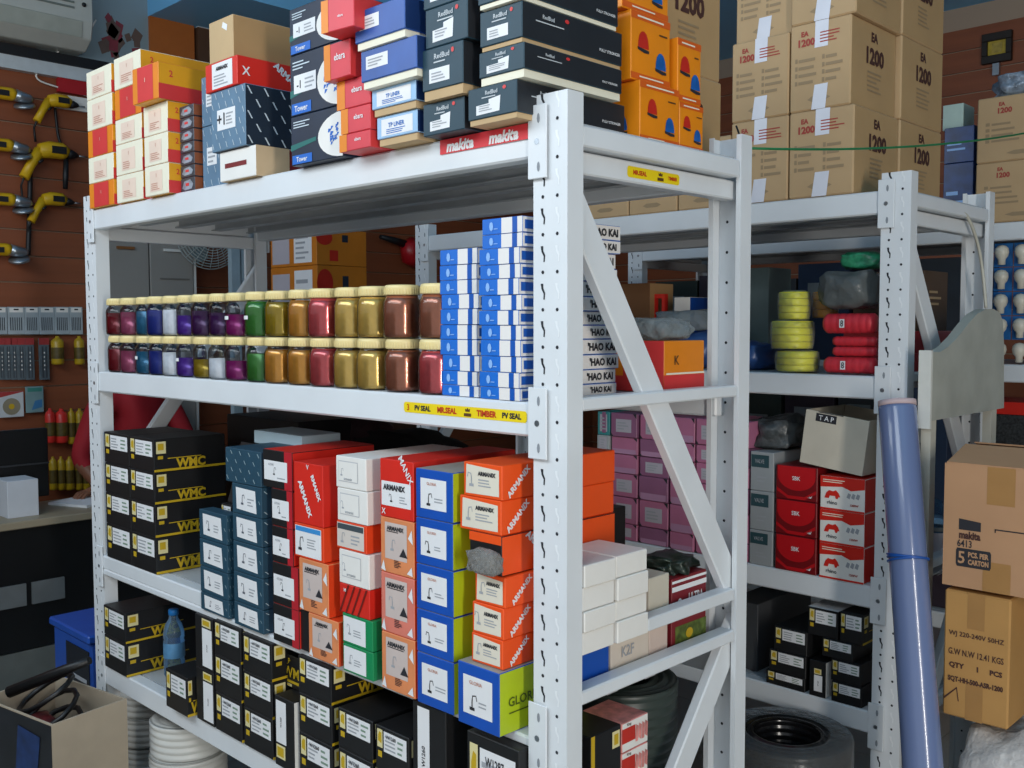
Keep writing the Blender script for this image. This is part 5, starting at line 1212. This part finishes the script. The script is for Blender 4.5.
# red tool on the wall
p = wallp(408, 250, .08); r = empty('red_blower', p); tag(r, 'red hand blower with black nozzle hanging on the wall behind the jars', 'tool')
g = G(); g.tube([(0,.06,.06),(0,.03,.03),(0,.04,-.06),(0,.08,-.1)], [.05,.085,.08,.04], 14); obj('housing', g, M('tool_red', '#b0141f', .35, noise=.1), r)
g = G(); g.tube([(0,-.03,.04),(0,-.12,.06),(0,-.25,.08)], [.03,.024,.016], 10); obj('nozzle', g, tb, r)
g = G(); g.tube([(0,.12,.05),(0,.16,-.02),(0,.1,-.1)], .016, 8); obj('handle', g, tb, r)
# hanging packs on the wall
def pack(name, px0, py0, px1, py1, mat, label, group, draw, th=.012):
    a, b_ = wallp(px0, py1, .03), wallp(px1, py0, .03); g = G(); w_, h_ = b_.y-a.y, b_.z-a.z
    g.box(-th/2, th/2, -w_/2, w_/2, 0, h_); o = obj(name, g, mat, None, (WL+.03, (a.y+b_.y)/2, a.z), bevel=.002); tag(o, label, 'pack', group)
    bb = B(o, w_, th, h_)
    bb.fr = lambda face, w=w_, t=th, h=h_: (Vector((t/2, -w/2, 0)), Vector((0,w,0)), Vector((0,0,h)), Vector((1,0,0)))
    draw(bb, o, w_, h_); return o
grey_bl = M('blister_grey', '#a9b3b8', .35, noise=.1); nail = M('nail_dark', '#50565c', .4, .4, noise=0)
def d_bits(b, o, w_, h_):
    b.rect('r', .1, .8, .9, .97, white_card, 'header'); b.rect('r', .35, .88, .65, .93, ink, 'hang_hole', .001)
    b.polys('r', [[(.12+.13*k,.15),(.18+.13*k,.15),(.18+.13*k,.62),(.12+.13*k,.62)] for k in range(6)], nail, 'drill_bits')
xs = [(-8,6.5),(8,24),(25,38.5),(39.5,54),(55,69),(70,82)]
for k, (a, b_) in enumerate(xs): pack('bit_pack', a, 307, b_, 334.5, grey_bl, f'grey drill bit pack hanging on the wall, {["first","second","third","fourth","fifth","sixth"][k]} from the left', 'grey bit packs on the wall', d_bits)
bar_r = M('blister_red_top', '#a83a3a', .4)
def d_bar(b, o, w_, h_):
    b.rect('r', .0, .84, 1, 1, bar_r, 'red_header'); b.polys('r', [[(.25,.05),(.42,.05),(.42,.8),(.25,.8)], [(.6,.05),(.75,.05),(.75,.8),(.6,.8)]], nail, 'bits'); b.lines('r', .44, .2, .58, .7, 5, white_card)
for k, (a, b_) in enumerate([(-1,4.5),(5.5,11),(11.5,17),(18,24.5),(26,33.5),(39.5,48.5)]): pack('chisel_pack', a, 338, b_, 380, M('blister_dark', '#5f6a70', .3, noise=.2, scale=20), f'long clear pack with steel bits hanging on the wall, {["first","second","third","fourth","fifth","sixth"][k]} from the left', 'long bit packs on the wall', d_bar)
def d_none(b, o, w_, h_): b.lines('r', .2, .2, .8, .8, 4, M('tape_brown'))
def tube_pack(px0, py0, px1, py1, mat, label, group):
    a, b_ = wallp(px0, py1, .05), wallp(px1, py0, .05); w_, h_ = (b_.y-a.y)/2, b_.z-a.z
    g = G(); g.lathe([(0,0),(w_*.9,0),(w_,.01),(w_,h_*.8),(w_*.8,h_*.88),(w_*.35,h_*.94),(w_*.3,h_),(0,h_)], 14); o = obj('sealant_tube', g, mat, None, (WL+.06, (a.y+b_.y)/2, a.z)); tag(o, label, 'tube', group)
    g = G(); g.lathe([(w_*1.01,h_*.2),(w_*1.01,h_*.6)], 14); obj('printed_band', g, M('band_dark', '#5a4a1a', .5, noise=.4, scale=40), o); return o
tube_y, tube_r = M('tube_yellow', '#b8961c', .35, noise=.2, scale=30), M('tube_red', '#d8322a', .35, noise=.1, scale=30)
for k, (a, b_) in enumerate([(51,62.5),(74,83)]): tube_pack(a, 336, b_, 364.5, tube_y, f'yellow tube hanging below the bit packs, {["left","right"][k]} one', 'yellow tubes on the wall')
for k, (a, b_) in enumerate([(45,54),(55,66.5)]): tube_pack(a, 408, b_, 443, tube_r, f'red sealant tube on the wall, {["left","right"][k]} one', 'red tubes on the wall')
for k, (a, b_) in enumerate([(67.5,74),(75,83)]): tube_pack(a, 408, b_, 444, tube_y, f'yellow and red sealant tube beside the red ones, {["left","right"][k]} one', 'yellow tubes on the wall')
for k, (a, b_) in enumerate([(49,56),(57,64),(65,73),(75,81),(82,89)]): tube_pack(a, 456, b_, 490, tube_y, f'yellow tube in the lowest row on the wall, {["first","second","third","fourth","fifth"][k]} from the left', 'yellow tubes on the wall')
def d_disc(b, o, w_, h_):
    a = w_/h_; b.poly('r', [(0,.78),(1,.98),(1,1),(0,1)], bar_r, 'red_corner'); b.ell('r', .5, .42, .36, .36*a, M('disc_tan', '#8f8772', .5), 'disc', .001); b.ell('r', .5, .42, .12, .12*a, gold_l, 'disc_core', .0016)
pack('disc_pack', -1, 391, 23, 418, M('disc_card', '#c9cdd0', .4), 'square pack with a round cutting disc on the wall', None, d_disc)
def d_teal(b, o, w_, h_): b.poly('r', [(.3,.1),(.9,.2),(.9,.5),(.5,.45)], M('print_blue', '#3f7fb0', .5), 'picture'); b.rect('r', .1, .8, .9, .95, M('print_teal', '#3f8a7f', .5), 'header')
pack('tool_pack', 26, 386, 43, 413, M('pack_tealgrey', '#7f9ea0', .4, noise=.1), 'teal and white pack hanging beside the disc pack', None, d_teal)
pa = wallp(108, 95, .04); g = G(); g.box(0, .03, -.12, .05, 0, .10); o = obj('red_sign', g, M('sign_red', '#b01c24', .5), None, (WL+.01, onX(80, 90, WL+.03).y, onX(80, 95, WL+.03).z)); tag(o, 'small red sign on the wall beside the leftmost cartons', 'sign')
g = G(); g.box(0, .02, -.13, .06, 0, .075); o = obj('white_sign', g, white_card, None, (WL+.01, onX(80, 110, WL+.03).y, onX(80, 111, WL+.03).z)); tag(o, 'small white sign under the red one on the wall', 'sign')
# counter
CF = -3.45
ct_z = onX(0, 523, CF).z
cblk = M('counter_black', '#0f1012', .35, noise=.1); ctop = M('counter_beige', '#9c8f78', .45, noise=.08, scale=4)
r = empty('shop_counter', (CF, 0, 0)); tag(r, 'black fronted shop counter with beige top along the left wall', 'counter')
g = G(); g.box(-.40, 0, -2.4, 1.0, .16, ct_z-.035); obj('cabinet_body', g, cblk, r)
g = G(); g.box(-.38, .0, -2.4, 1.0, 0, .155); obj('kick_board', g, M('kick_grey', '#6f716c', .5), r)
g = G(); g.box(-.43, .03, -2.42, 1.02, ct_z-.034, ct_z); obj('counter_top', g, ctop, r, bevel=.004)
for k, (a, b_) in enumerate([(-12, 25.5), (32, 64)]):
    q0, q1 = onX(a, 606, CF+.004), onX(b_, 582, CF+.004); g = G(); g.box(.001, .012, q0.y, q1.y, onX(20, 606, CF).z, onX(20, 584, CF).z+.0); obj('grey_panel', g, M('counter_panel', '#6b6f70', .4), r)
p0, p1 = onX(8, 518, -3.52), onX(38, 478, -3.52)
b = carton('white_box', -3.68, -3.52, p0.y, p1.y, ct_z, onX(25, 480, -3.52).z, M('white_box_card', '#c9cdd4', .6, noise=.03), 'white box standing on the beige counter', 'box')
g = G(); g.box(-.02, .02, -.5, .26, .06, .42); mo = G(); 
r = empty('monitor', (-3.74, onX(47, 460, -3.74).y-.26, ct_z)); tag(r, 'black monitor seen from behind on the counter', 'monitor')
zt2 = onX(40, 428, -3.74).z-ct_z
g = G(); g.box(-.02, .02, -.35, .26, .05, zt2); obj('screen_case', g, cblk, r, bevel=.004)
g = G(); g.box(.0205, .03, -.35, .26, zt2*.55, zt2*.57); obj('seam', g, M('seam_grey', '#2a2c30', .5), r)
g = G(); g.box(-.05, .05, -.16, .06, 0, .012); g.box(-.012, .012, -.08, -.02, .012, .06); obj('stand', g, cblk, r)
g = G(); g.box(-.12, .12, -.15, .1, 0, .012); o = obj('paper_stack', g, paper, None, (-3.70, onZ(66, 494, ct_z).y, ct_z+.0005), .4); tag(o, 'sheets of white paper on the counter under the hand', 'paper')
# blue bin
bb_ = M('bin_blue', '#1f4fa8', .4, noise=.06); bl = M('bin_label', '#0e1420', .5, noise=.2, scale=30)
C_ = onZ(88, 637, .56); zt3 = .56
hw, hd = .17, .19
r = empty('blue_bin', (C_.x-hw, C_.y+hd, 0)); tag(r, 'blue storage bin with dark label standing left of the rack', 'bin')
g = G(); g.box(-hw+.012, hw-.012, -hd+.012, hd-.012, 0, zt3-.03); obj('body', g, bb_, r, bevel=.008)
g = G(); g.box(-hw, hw, -hd, hd, zt3-.029, zt3); obj('lid', g, bb_, r, bevel=.006)
g = G(); g.box(-hw+.13, hw-.02, -hd+.008, -hd+.011, .10, zt3-.06); q = obj('label', g, bl, r)
g = G()
for (u0_, u1_, v_) in ((-.02, .13, .16), (-.02, .10, .24), (-.01, .13, .33)): g.box(u0_, u1_, -hd+.0072, -hd+.0078, zt3-v_-.014, zt3-v_)
q2 = obj('fine_print', g, greyink, q); q2['kind'] = 'stuff'
# open carton with cables, on another box, bottom left corner
za = .26
A = onZ(36, 727, .50)
dk = M('dark_print_card', '#17191f', .45, noise=.5, scale=9)
wbx = M('off_white_card', '#c9c4ba', .6, noise=.05)
rz = .18
b = carton('printed_box', A.x-.42, A.x+.04, A.y-.03, A.y+.27, 0, za, (wbx, wbx, wbx), 'pale box under the open carton of cables', 'box', rz=rz)
b.txt('r', .8, .8, .12, 'BOSS', ink, .3)
b = open_box('open_carton', A.x-.37, A.x, A.y, A.y+.235, za+.001, .50, M('warm_board', '#b3a48f', .7, noise=.05), 'open cardboard carton full of black cables at the bottom left corner', 'box', .006, rz)
g = G(); g.box(-b.w/2, b.w/2-.002, -b.d/2-.0015, -b.d/2-.0005, .004, b.h-.004); q = obj('printed_front', g, dk, b.o); g = G(); g.quad([b.P('f', u, v, .003) for u, v in ((.5,.3),(.8,.35),(.85,.8),(.55,.85))]); obj('blue_picture', g, M('print_deep_blue', '#16305f', .5, noise=.4, scale=20), b.o, fixn=False)
cx_, cy_ = b.o.location.x, b.o.location.y
rubber = M('rubber_black', '#101012', .45, noise=.1)
for k in range(3):
    pts = [(cx_+.10*math.cos(t/12*2*PI+k)-.03*k, cy_+.07*math.sin(t/12*2*PI+k)+.0, .40+.05*k+.05*math.sin(t/12*2*PI+1.3*k)) for t in range(12)]
    g = G(); g.tube(pts, .008, 8, closed=True); o = obj('cable_loop', g, rubber); tag(o, f'loop of black cable in the open carton, {["lowest","middle","highest"][k]} one', 'cable', 'black cables in the open carton')
g = G(); g.tube([(cx_-.13, cy_-.08, .505), (cx_+.0, cy_+.03, .575), (cx_+.07, cy_+.08, .61)], [.018,.016,.012], 10); o = obj('black_tool', g, rubber); tag(o, 'long black tool handle sticking out of the open carton', 'tool')
bag('red_black_tool', 'red and black tool lying in the open carton', (cx_-.08, cy_-.02, .33), (.16, .12, .10), M('tool_redblack', '#5a1a1c', .4, noise=.8, scale=25), 51, .2, 3, 'tool')
bag('cable_heap', 'coiled grey cables filling the bottom of the open carton', (cx_+.02, cy_, za+.008), (.26, .17, .06), M('dark_grey_cable', '#2a2a2c', .5, noise=.5, scale=40), 52, .25, 3, 'cable')
o = bag('shiny_film', 'dark shiny plastic strip at the foot of the open carton', (A.x+.16, A.y+.02, .0), (.10, .20, .34), M('blue_black_film', '#1b2a3e', .15, .2, noise=.5, scale=12), 53, .2)
# ================================================================ RIGHT SIDE: roll, curved board, cartons, sack, rope, picture
# blue film roll leaning on the middle rack upright
T = onY(897, 403, 1.235); Bm = onZ(940, 1010, .002)
ax = (T-Bm).normalized(); Lr = (T-Bm).length; R_ = .047
rollm = M('blue_film_roll', '#6c7ca4', .22, noise=.06, scale=8, coat=.4, stretch=(1,1,.15))
g = G(); g.lathe([(0,0),(R_*.98,0),(R_,.01),(R_*1.02,Lr*.3),(R_*.97,Lr*.6),(R_,Lr-.015),(R_*.97,Lr-.008),(R_*.6,Lr-.008),(R_*.6,Lr-.05),(0,Lr-.05)], 32)
o = obj('film_roll', g, rollm); o.matrix_world = Matrix.Translation(Bm) @ ax.to_track_quat('Z', 'Y').to_matrix().to_4x4(); tag(o, 'tall blue plastic film roll leaning against the middle rack upright', 'roll')
g = G(); g.lathe([(R_*.62,Lr-.0075),(R_*1.0,Lr-.0075),(R_*1.0,Lr+.006),(R_*.62,Lr+.006),(R_*.62,Lr-.0075)], 28); obj('core_rim', g, M('core_pink', '#c9b2b4', .6), o)
g = G(); zt_ = Lr*.72; rr_ = R_*1.0
rib = M('tie_blue', '#1f56a8', .4, noise=.1)
for k in range(3): g.tube([(rr_*1.03*math.cos(t*PI/12), rr_*1.03*math.sin(t*PI/12), zt_+.005*k+.006*math.sin(t*PI/12+k)) for t in range(24)], .003, 6, closed=True)
q = obj('tie_ribbon', g, rib, o); q['kind'] = 'stuff'
# curved white side panel on legs
XB = .13
yz = lambda px, py: (onX(px, py, XB).y, onX(px, py, XB).z)
out = [(931,421),(931,352),(940,352),(948,347),(958,337),(968,324),(977,314),(986,309),(994,309),(1000,313),(1003,322),(1004,345),(1004,408)]
pb_ = [yz(*q) for q in out]
old_w = M('worn_white_paint', '#a9aba2', .55, noise=.12, scale=9)
g = G(); g.prism(pb_, 'x', XB-.028, XB); o = obj('curved_stand', g, old_w); tag(o, 'worn white stand with curved side panel beside the middle rack', 'stand')
for (a, b_) in ((920, 932), (992, 1003)):
    y_a = onX(max(a, 931.5), 430, XB).y; g = G(); g.box(XB-.027, XB-.002, y_a, y_a+.035 if a < 950 else y_a+.04, 0, pb_[0][1] if a < 950 else pb_[-1][1]); obj('leg', g, M('leg_cream', '#c4c0b2', .5, noise=.06), o)
g = G(); y_a = pb_[0][0]; g.box(XB-.030, XB+.002, y_a-.012, y_a-.001, pb_[0][1]-.02, pb_[1][1]+.004); obj('front_edge', g, M('bright_paint', '#d6d6cf', .5), o)
# white cable on the rear upright
cable('white_cable', [onX(954, 205, .045), onX(968, 218, .05), onX(978, 245, .05), onX(983, 275, .05), onX(986, 308, .06)], .005, M('cable_cream', '#c9c6b8', .5), 'pale cable looping down the rear upright of the middle rack')
# cartons on a white sack
YC = 1.18
X0, X1 = onY(945, 585, YC).x, onY(1011, 600, YC).x
z0, z1 = onY(945, 714, YC).z, onY(948, 589, YC).z
tan = M('tan_carton', '#b98a4e', .7, noise=.06, scale=8); tan_d = M('packing_tape_tan', '#a87c48', .4, noise=.05)
b = carton('tan_carton', X0, X1, YC, YC+.26, z0, z1, (tan, tan, tan), 'tan carton with stencilled lines standing on the white sack', 'box', bevel=.004)
b.rect('f', .36, 0, .62, .3, tan_d, 'packing_tape'); b.rect('f', .36, .72, .62, 1, tan_d, 'packing_tape'); b.txt('f', .5, .66, .05, 'WJ 220-240V 50HZ', kdark, .84); b.txt('f', .5, .52, .05, 'G.W N.W 12.41 KGS', kdark, .84); b.txt('f', .5, .41, .05, 'QTY      1     PCS', kdark, .84); b.txt('f', .5, .30, .05, 'SQT-HH-500-ASR-1200', kdark, .84)
b.polys('f', [[(.02,.14),(.22,.24),(.215,.225),(.03,.125)], [(.21,.24),(.225,.24),(.26,.13),(.245,.13)]], kdark, 'arrow_mark')
x0, x1 = onY(943, 580, YC).x, onY(1060, 600, YC).x
z2, z3 = z1+.012, onY(951, 463, YC).z
kc = M('warm_kraft', '#b98d68', .7, noise=.05, scale=7)
b = open_box('brown_carton', x0, x1, YC-.005, YC+.30, z2, z3, kc, 'brown carton marked 5 pcs with open flaps at the right edge', 'box', .005)
for (a, c_, q) in (((-b.w/2+.002, -b.d/2+.002), (b.w/2-.002, -b.d/2+.002), (0, .5)), ((-b.w/2+.002, b.d/2-.002), (b.w/2-.002, b.d/2-.002), (0, -.35))):
    g = G(); s_ = 1 if q[1] > 0 else -1; g.obox(((a[0]+c_[0])/2, a[1], b.h+.001), ((a[0]+c_[0])/2, a[1]+s_*.12, b.h+.035), (b.w/2-.004, 0, 0), (0, .0, .002)); obj('flap', g, kc, b.o)
b.rect('f', .38, .7, .62, 1, tan_d, 'packing_tape'); b.rect('f', .36, .0, .60, .24, tan_d, 'packing_tape')
b.poly('f', [(.14,.50),(.14,.47),(.335,.47),(.335,.545),(.14,.56)], ink, 'black_bar'); b.txt('f', .24, .43, .065, 'makita', kdark, .19); b.txt('f', .195, .36, .06, '6413', ink, .13); b.poly('f', [(.13,.17),(.42,.17),(.43,.19),(.43,.3),(.42,.32),(.13,.32),(.12,.3),(.12,.19)], ink, 'black_panel', .0008); b.txt('f', .17, .245, .10, '5', kc, .06); b.txt('f', .32, .275, .045, 'PCS. PER', kc, .18); b.txt('f', .32, .215, .045, 'CARTON', kc, .18)
b.polys('f', [[(.46,.5),(.75,.5),(.75,.51),(.46,.51)], [(.455,.48),(.465,.48),(.465,.51),(.455,.51)]], ink, 'corner_line')
sack_m = clear_mat('white_sack_film', '#dcd8d4', .8, .22, .8, 14)
bag('white_sack', 'large white plastic sack under the tan carton', ((X0+X1)/2+.13, YC+.18, 0), (.38, .40, z0-.0), sack_m, 61, .10, 4)
for o_ in [q for q in COL.objects if q.name.startswith('white_sack')]:
    zm = max(v.co.z for v in o_.data.vertices)
    for v in o_.data.vertices: v.co.z *= (z0-.001)/zm
# green rope from the first rack to the right
e0, e1 = Vector((-.012, .588, 1.975)), onY(1060, 126, 2.392)
pts = [e0+(e1-e0)*t-Vector((0,0,.09*4*t*(1-t)*.30)) for t in [k/14 for k in range(15)]]
g = G(); g.tube(pts, .003, 6); o = obj('green_rope', g, M('rope_green', '#1f7a48', .5, noise=.1)); tag(o, 'thin green rope stretched from the front rack post past the cartons', 'rope')
g = G(); g.tube([e0+Vector((0,0,.0)), e0+Vector((-.02,.0,.05))], .0022, 5); obj('rope_end', g, tb, o)
# framed picture on the back wall
a, b_ = onY(981, 65, WB-.03), onY(1012, 29, WB-.03)
r = empty('picture_frame', ((a.x+b_.x)/2, WB-.003, a.z)); tag(r, 'small dark framed golden picture on the back wall', 'picture')
w_, h_ = (b_.x-a.x)/2, b_.z-a.z
g = G()
for (x0_, x1_, z0_, z1_) in ((-w_, w_, 0, .05), (-w_, w_, h_-.05, h_), (-w_, -w_+.035, .05, h_-.05), (w_-.035, w_, .05, h_-.05)): g.box(x0_, x1_, -.03, 0, z0_, z1_)
obj('frame', g, M('dark_frame', '#1f1712', .5), r, bevel=.003)
g = G(); g.box(-w_+.035, w_-.035, -.012, -.002, .05, h_-.05); q = obj('picture', g, M('gold_picture', '#b8a034', .4, noise=.2, scale=30), r)
g = G(); g.box(-w_+.06, w_-.06, -.015, -.0125, .065, h_-.065); obj('inner_panel', g, M('gold_pale', '#b09a45', .4, noise=.3, scale=40), q)
g = G(); g.box(-.02, .02, -.03, 0, -.08, -.005); o = obj('wall_hook', g, steel, None, ((a.x+b_.x)/2, WB-.003, a.z)); tag(o, 'small metal hook on the wall under the picture', 'hook')
# ================================================================ PERSON behind the counter
skin = M('skin', '#8a5a42', .5, noise=.05); shirt = M('red_shirt', '#a01420', .8, noise=.12, scale=6, bump=.3); trou = M('dark_trousers', '#1b1d24', .8); hair = M('black_hair', '#0c0b0b', .6)
HP = onZ(83, 494, ct_z+.03); HP = Vector((max(HP.x, -3.84), HP.y, ct_z+.022))
PX = Vector((-4.12, 1.02, 0))
joints = {'pel': (-4.08, 1.16, .62, .15), 'bel': (-4.06, 1.13, .84, .155), 'che': (-4.05, 1.09, 1.08, .165), 'shc': (-4.04, 1.07, 1.22, .11), 'nec': (-4.01, 1.05, 1.32, .055), 'hd0': (-4.00, 1.03, 1.38, .07), 'hd1': (-3.985, 1.015, 1.46, .088), 'hd2': (-3.995, 1.025, 1.53, .07),
    'sl': (-4.00, .89, 1.20, .075), 'el': (-3.93, .74, .93, .05), 'wl': (HP.x-.04, HP.y+.10, ct_z+.05, .03), 
    'sr': (-4.06, 1.27, 1.20, .075), 'er': (-3.95, 1.36, .95, .05), 'wr': (-3.87, 1.20, ct_z+.07, .03),
    'hl': (-4.10, 1.05, .58, .10), 'kl': (-4.08, .66, .56, .07), 'al': (-4.10, .64, .10, .045), 'tl': (-4.08, .52, .045, .04),
    'hr': (-4.08, 1.26, .58, .10), 'kr': (-3.86, 1.46, .56, .07), 'ar': (-3.86, 1.48, .10, .045), 'tr': (-3.76, 1.50, .045, .04)}
edges = [('pel','bel'),('bel','che'),('che','shc'),('shc','nec'),('nec','hd0'),('hd0','hd1'),('hd1','hd2'),('shc','sl'),('sl','el'),('el','wl'),('shc','sr'),('sr','er'),('er','wr'),('pel','hl'),('hl','kl'),('kl','al'),('al','tl'),('pel','hr'),('hr','kr'),('kr','ar'),('ar','tr')]
V = [list(joints[k][:3]) for k in joints]; RD = [joints[k][3] for k in joints]; names = list(joints)
E_ = [(names.index(a), names.index(b_)) for a, b_ in edges]
def hand(wrist, tip_dir, side):
    """palm and five bent fingers appended to the skeleton"""
    w_ = Vector(joints[wrist][:3]); d = Vector(tip_dir).normalized(); s = d.cross(Vector((0,0,1))).normalized()*side
    base = w_+d*.05+Vector((0,0,-.008)); V.append(list(base)); RD.append(.026); pi_ = len(V)-1; E_.append((names.index(wrist), pi_))
    for k, (off, ln) in enumerate(((-.030, .062), (-.011, .074), (.009, .070), (.028, .056))):
        prev = pi_; q0 = base+d*.04+s*off
        for t, dz in ((0, .004), (.45, .006), (.8, -.008), (1, -.018)):
            V.append(list(q0+d*(ln*t)+Vector((0,0,dz)))); RD.append(.0095-.002*t); E_.append((prev, len(V)-1)); prev = len(V)-1
    prev = pi_
    for t, (a, b_) in enumerate(((.010, -.038), (.035, -.052), (.058, -.050))):
        V.append(list(base+d*a+s*b_+Vector((0,0,-.006)))); RD.append(.011-.001*t); E_.append((prev, len(V)-1)); prev = len(V)-1
hand('wl', (HP.x-joints['wl'][0], HP.y-joints['wl'][1], -.015), 1)
hand('wr', (.05, -.10, -.02), -1)
me = bpy.data.meshes.new('person'); me.from_pydata(V, E_, []); me.update()
po = bpy.data.objects.new('person', me); COL.objects.link(po)
md = po.modifiers.new('skin', 'SKIN')
for i, sv in enumerate(me.skin_vertices[0].data): sv.radius = (RD[i], RD[i]); sv.use_root = (i == 0)
po.modifiers.new('sub', 'SUBSURF').levels = 2; po.modifiers['sub'].render_levels = 2
bpy.context.view_layer.update()
bme = bpy.data.meshes.new_from_object(po.evaluated_get(bpy.context.evaluated_depsgraph_get()))
po.modifiers.clear(); po.data = bme; bpy.data.meshes.remove(me)
bme.materials.clear()
for m_ in (skin, shirt, trou, hair): bme.materials.append(m_)
hd = Vector(joints['hd1'][:3])
segs = [(Vector(joints['shc'][:3]), Vector(joints['sl'][:3]), Vector(joints['el'][:3]))]
for p_ in bme.polygons:
    c_ = p_.center; p_.use_smooth = True; mi = 0
    if c_.z > 1.29: mi = 3 if (c_.z > 1.49 or (c_.x < hd.x-.03 and c_.z > 1.38)) else 0
    elif c_.z > .60 and (c_.x < -3.93 or c_.z > .90): mi = 1
    elif c_.z <= .66: mi = 2
    p_.material_index = mi
tag(po, 'person in a red shirt sitting at the counter, one hand on papers', 'person')
def feat(name, g, m_): obj(name, g, m_, po)
fdir = (Vector((.75, -.65, 0))).normalized(); fs = fdir.cross(Vector((0,0,1)))
g = G(); c_ = hd+fdir*.088+Vector((0,0,-.015)); g.tube([c_+Vector((0,0,.03)), c_+fdir*.016-Vector((0,0,.008)), c_-Vector((0,0,.014))], [.007,.012,.009], 8); feat('nose', g, skin)
for s in (-1, 1):
    g = G(); g.lathe([(0,-.011),(.008,-.008),(.011,0),(.008,.008),(0,.011)], 10, c=tuple(hd+fdir*.079+fs*(s*.031)+Vector((0,0,.012)))); feat('eye', g, M('eye_dark', '#1a1412', .3))
    g = G(); g.lathe([(0,-.024),(.010,-.014),(.013,0),(.011,.016),(0,.026)], 10, c=tuple(hd+fs*(s*.09))); feat('ear', g, skin)
g = G(); g.tube([hd+fdir*.080+fs*(-.022)+Vector((0,0,-.05)), hd+fdir*.086+Vector((0,0,-.052)), hd+fdir*.080+fs*.022+Vector((0,0,-.05))], .005, 6); feat('mouth', g, M('lip', '#6d3a34', .5))
g = G(); g.lathe([(0,.0),(.15,0),(.15,.03),(.02,.05),(.02,.41),(.15,.43),(.15,.465),(0,.465)], 20); o = obj('stool', g, tb, None, (-4.09, 1.17, 0)); tag(o, 'black stool under the person at the counter', 'stool')
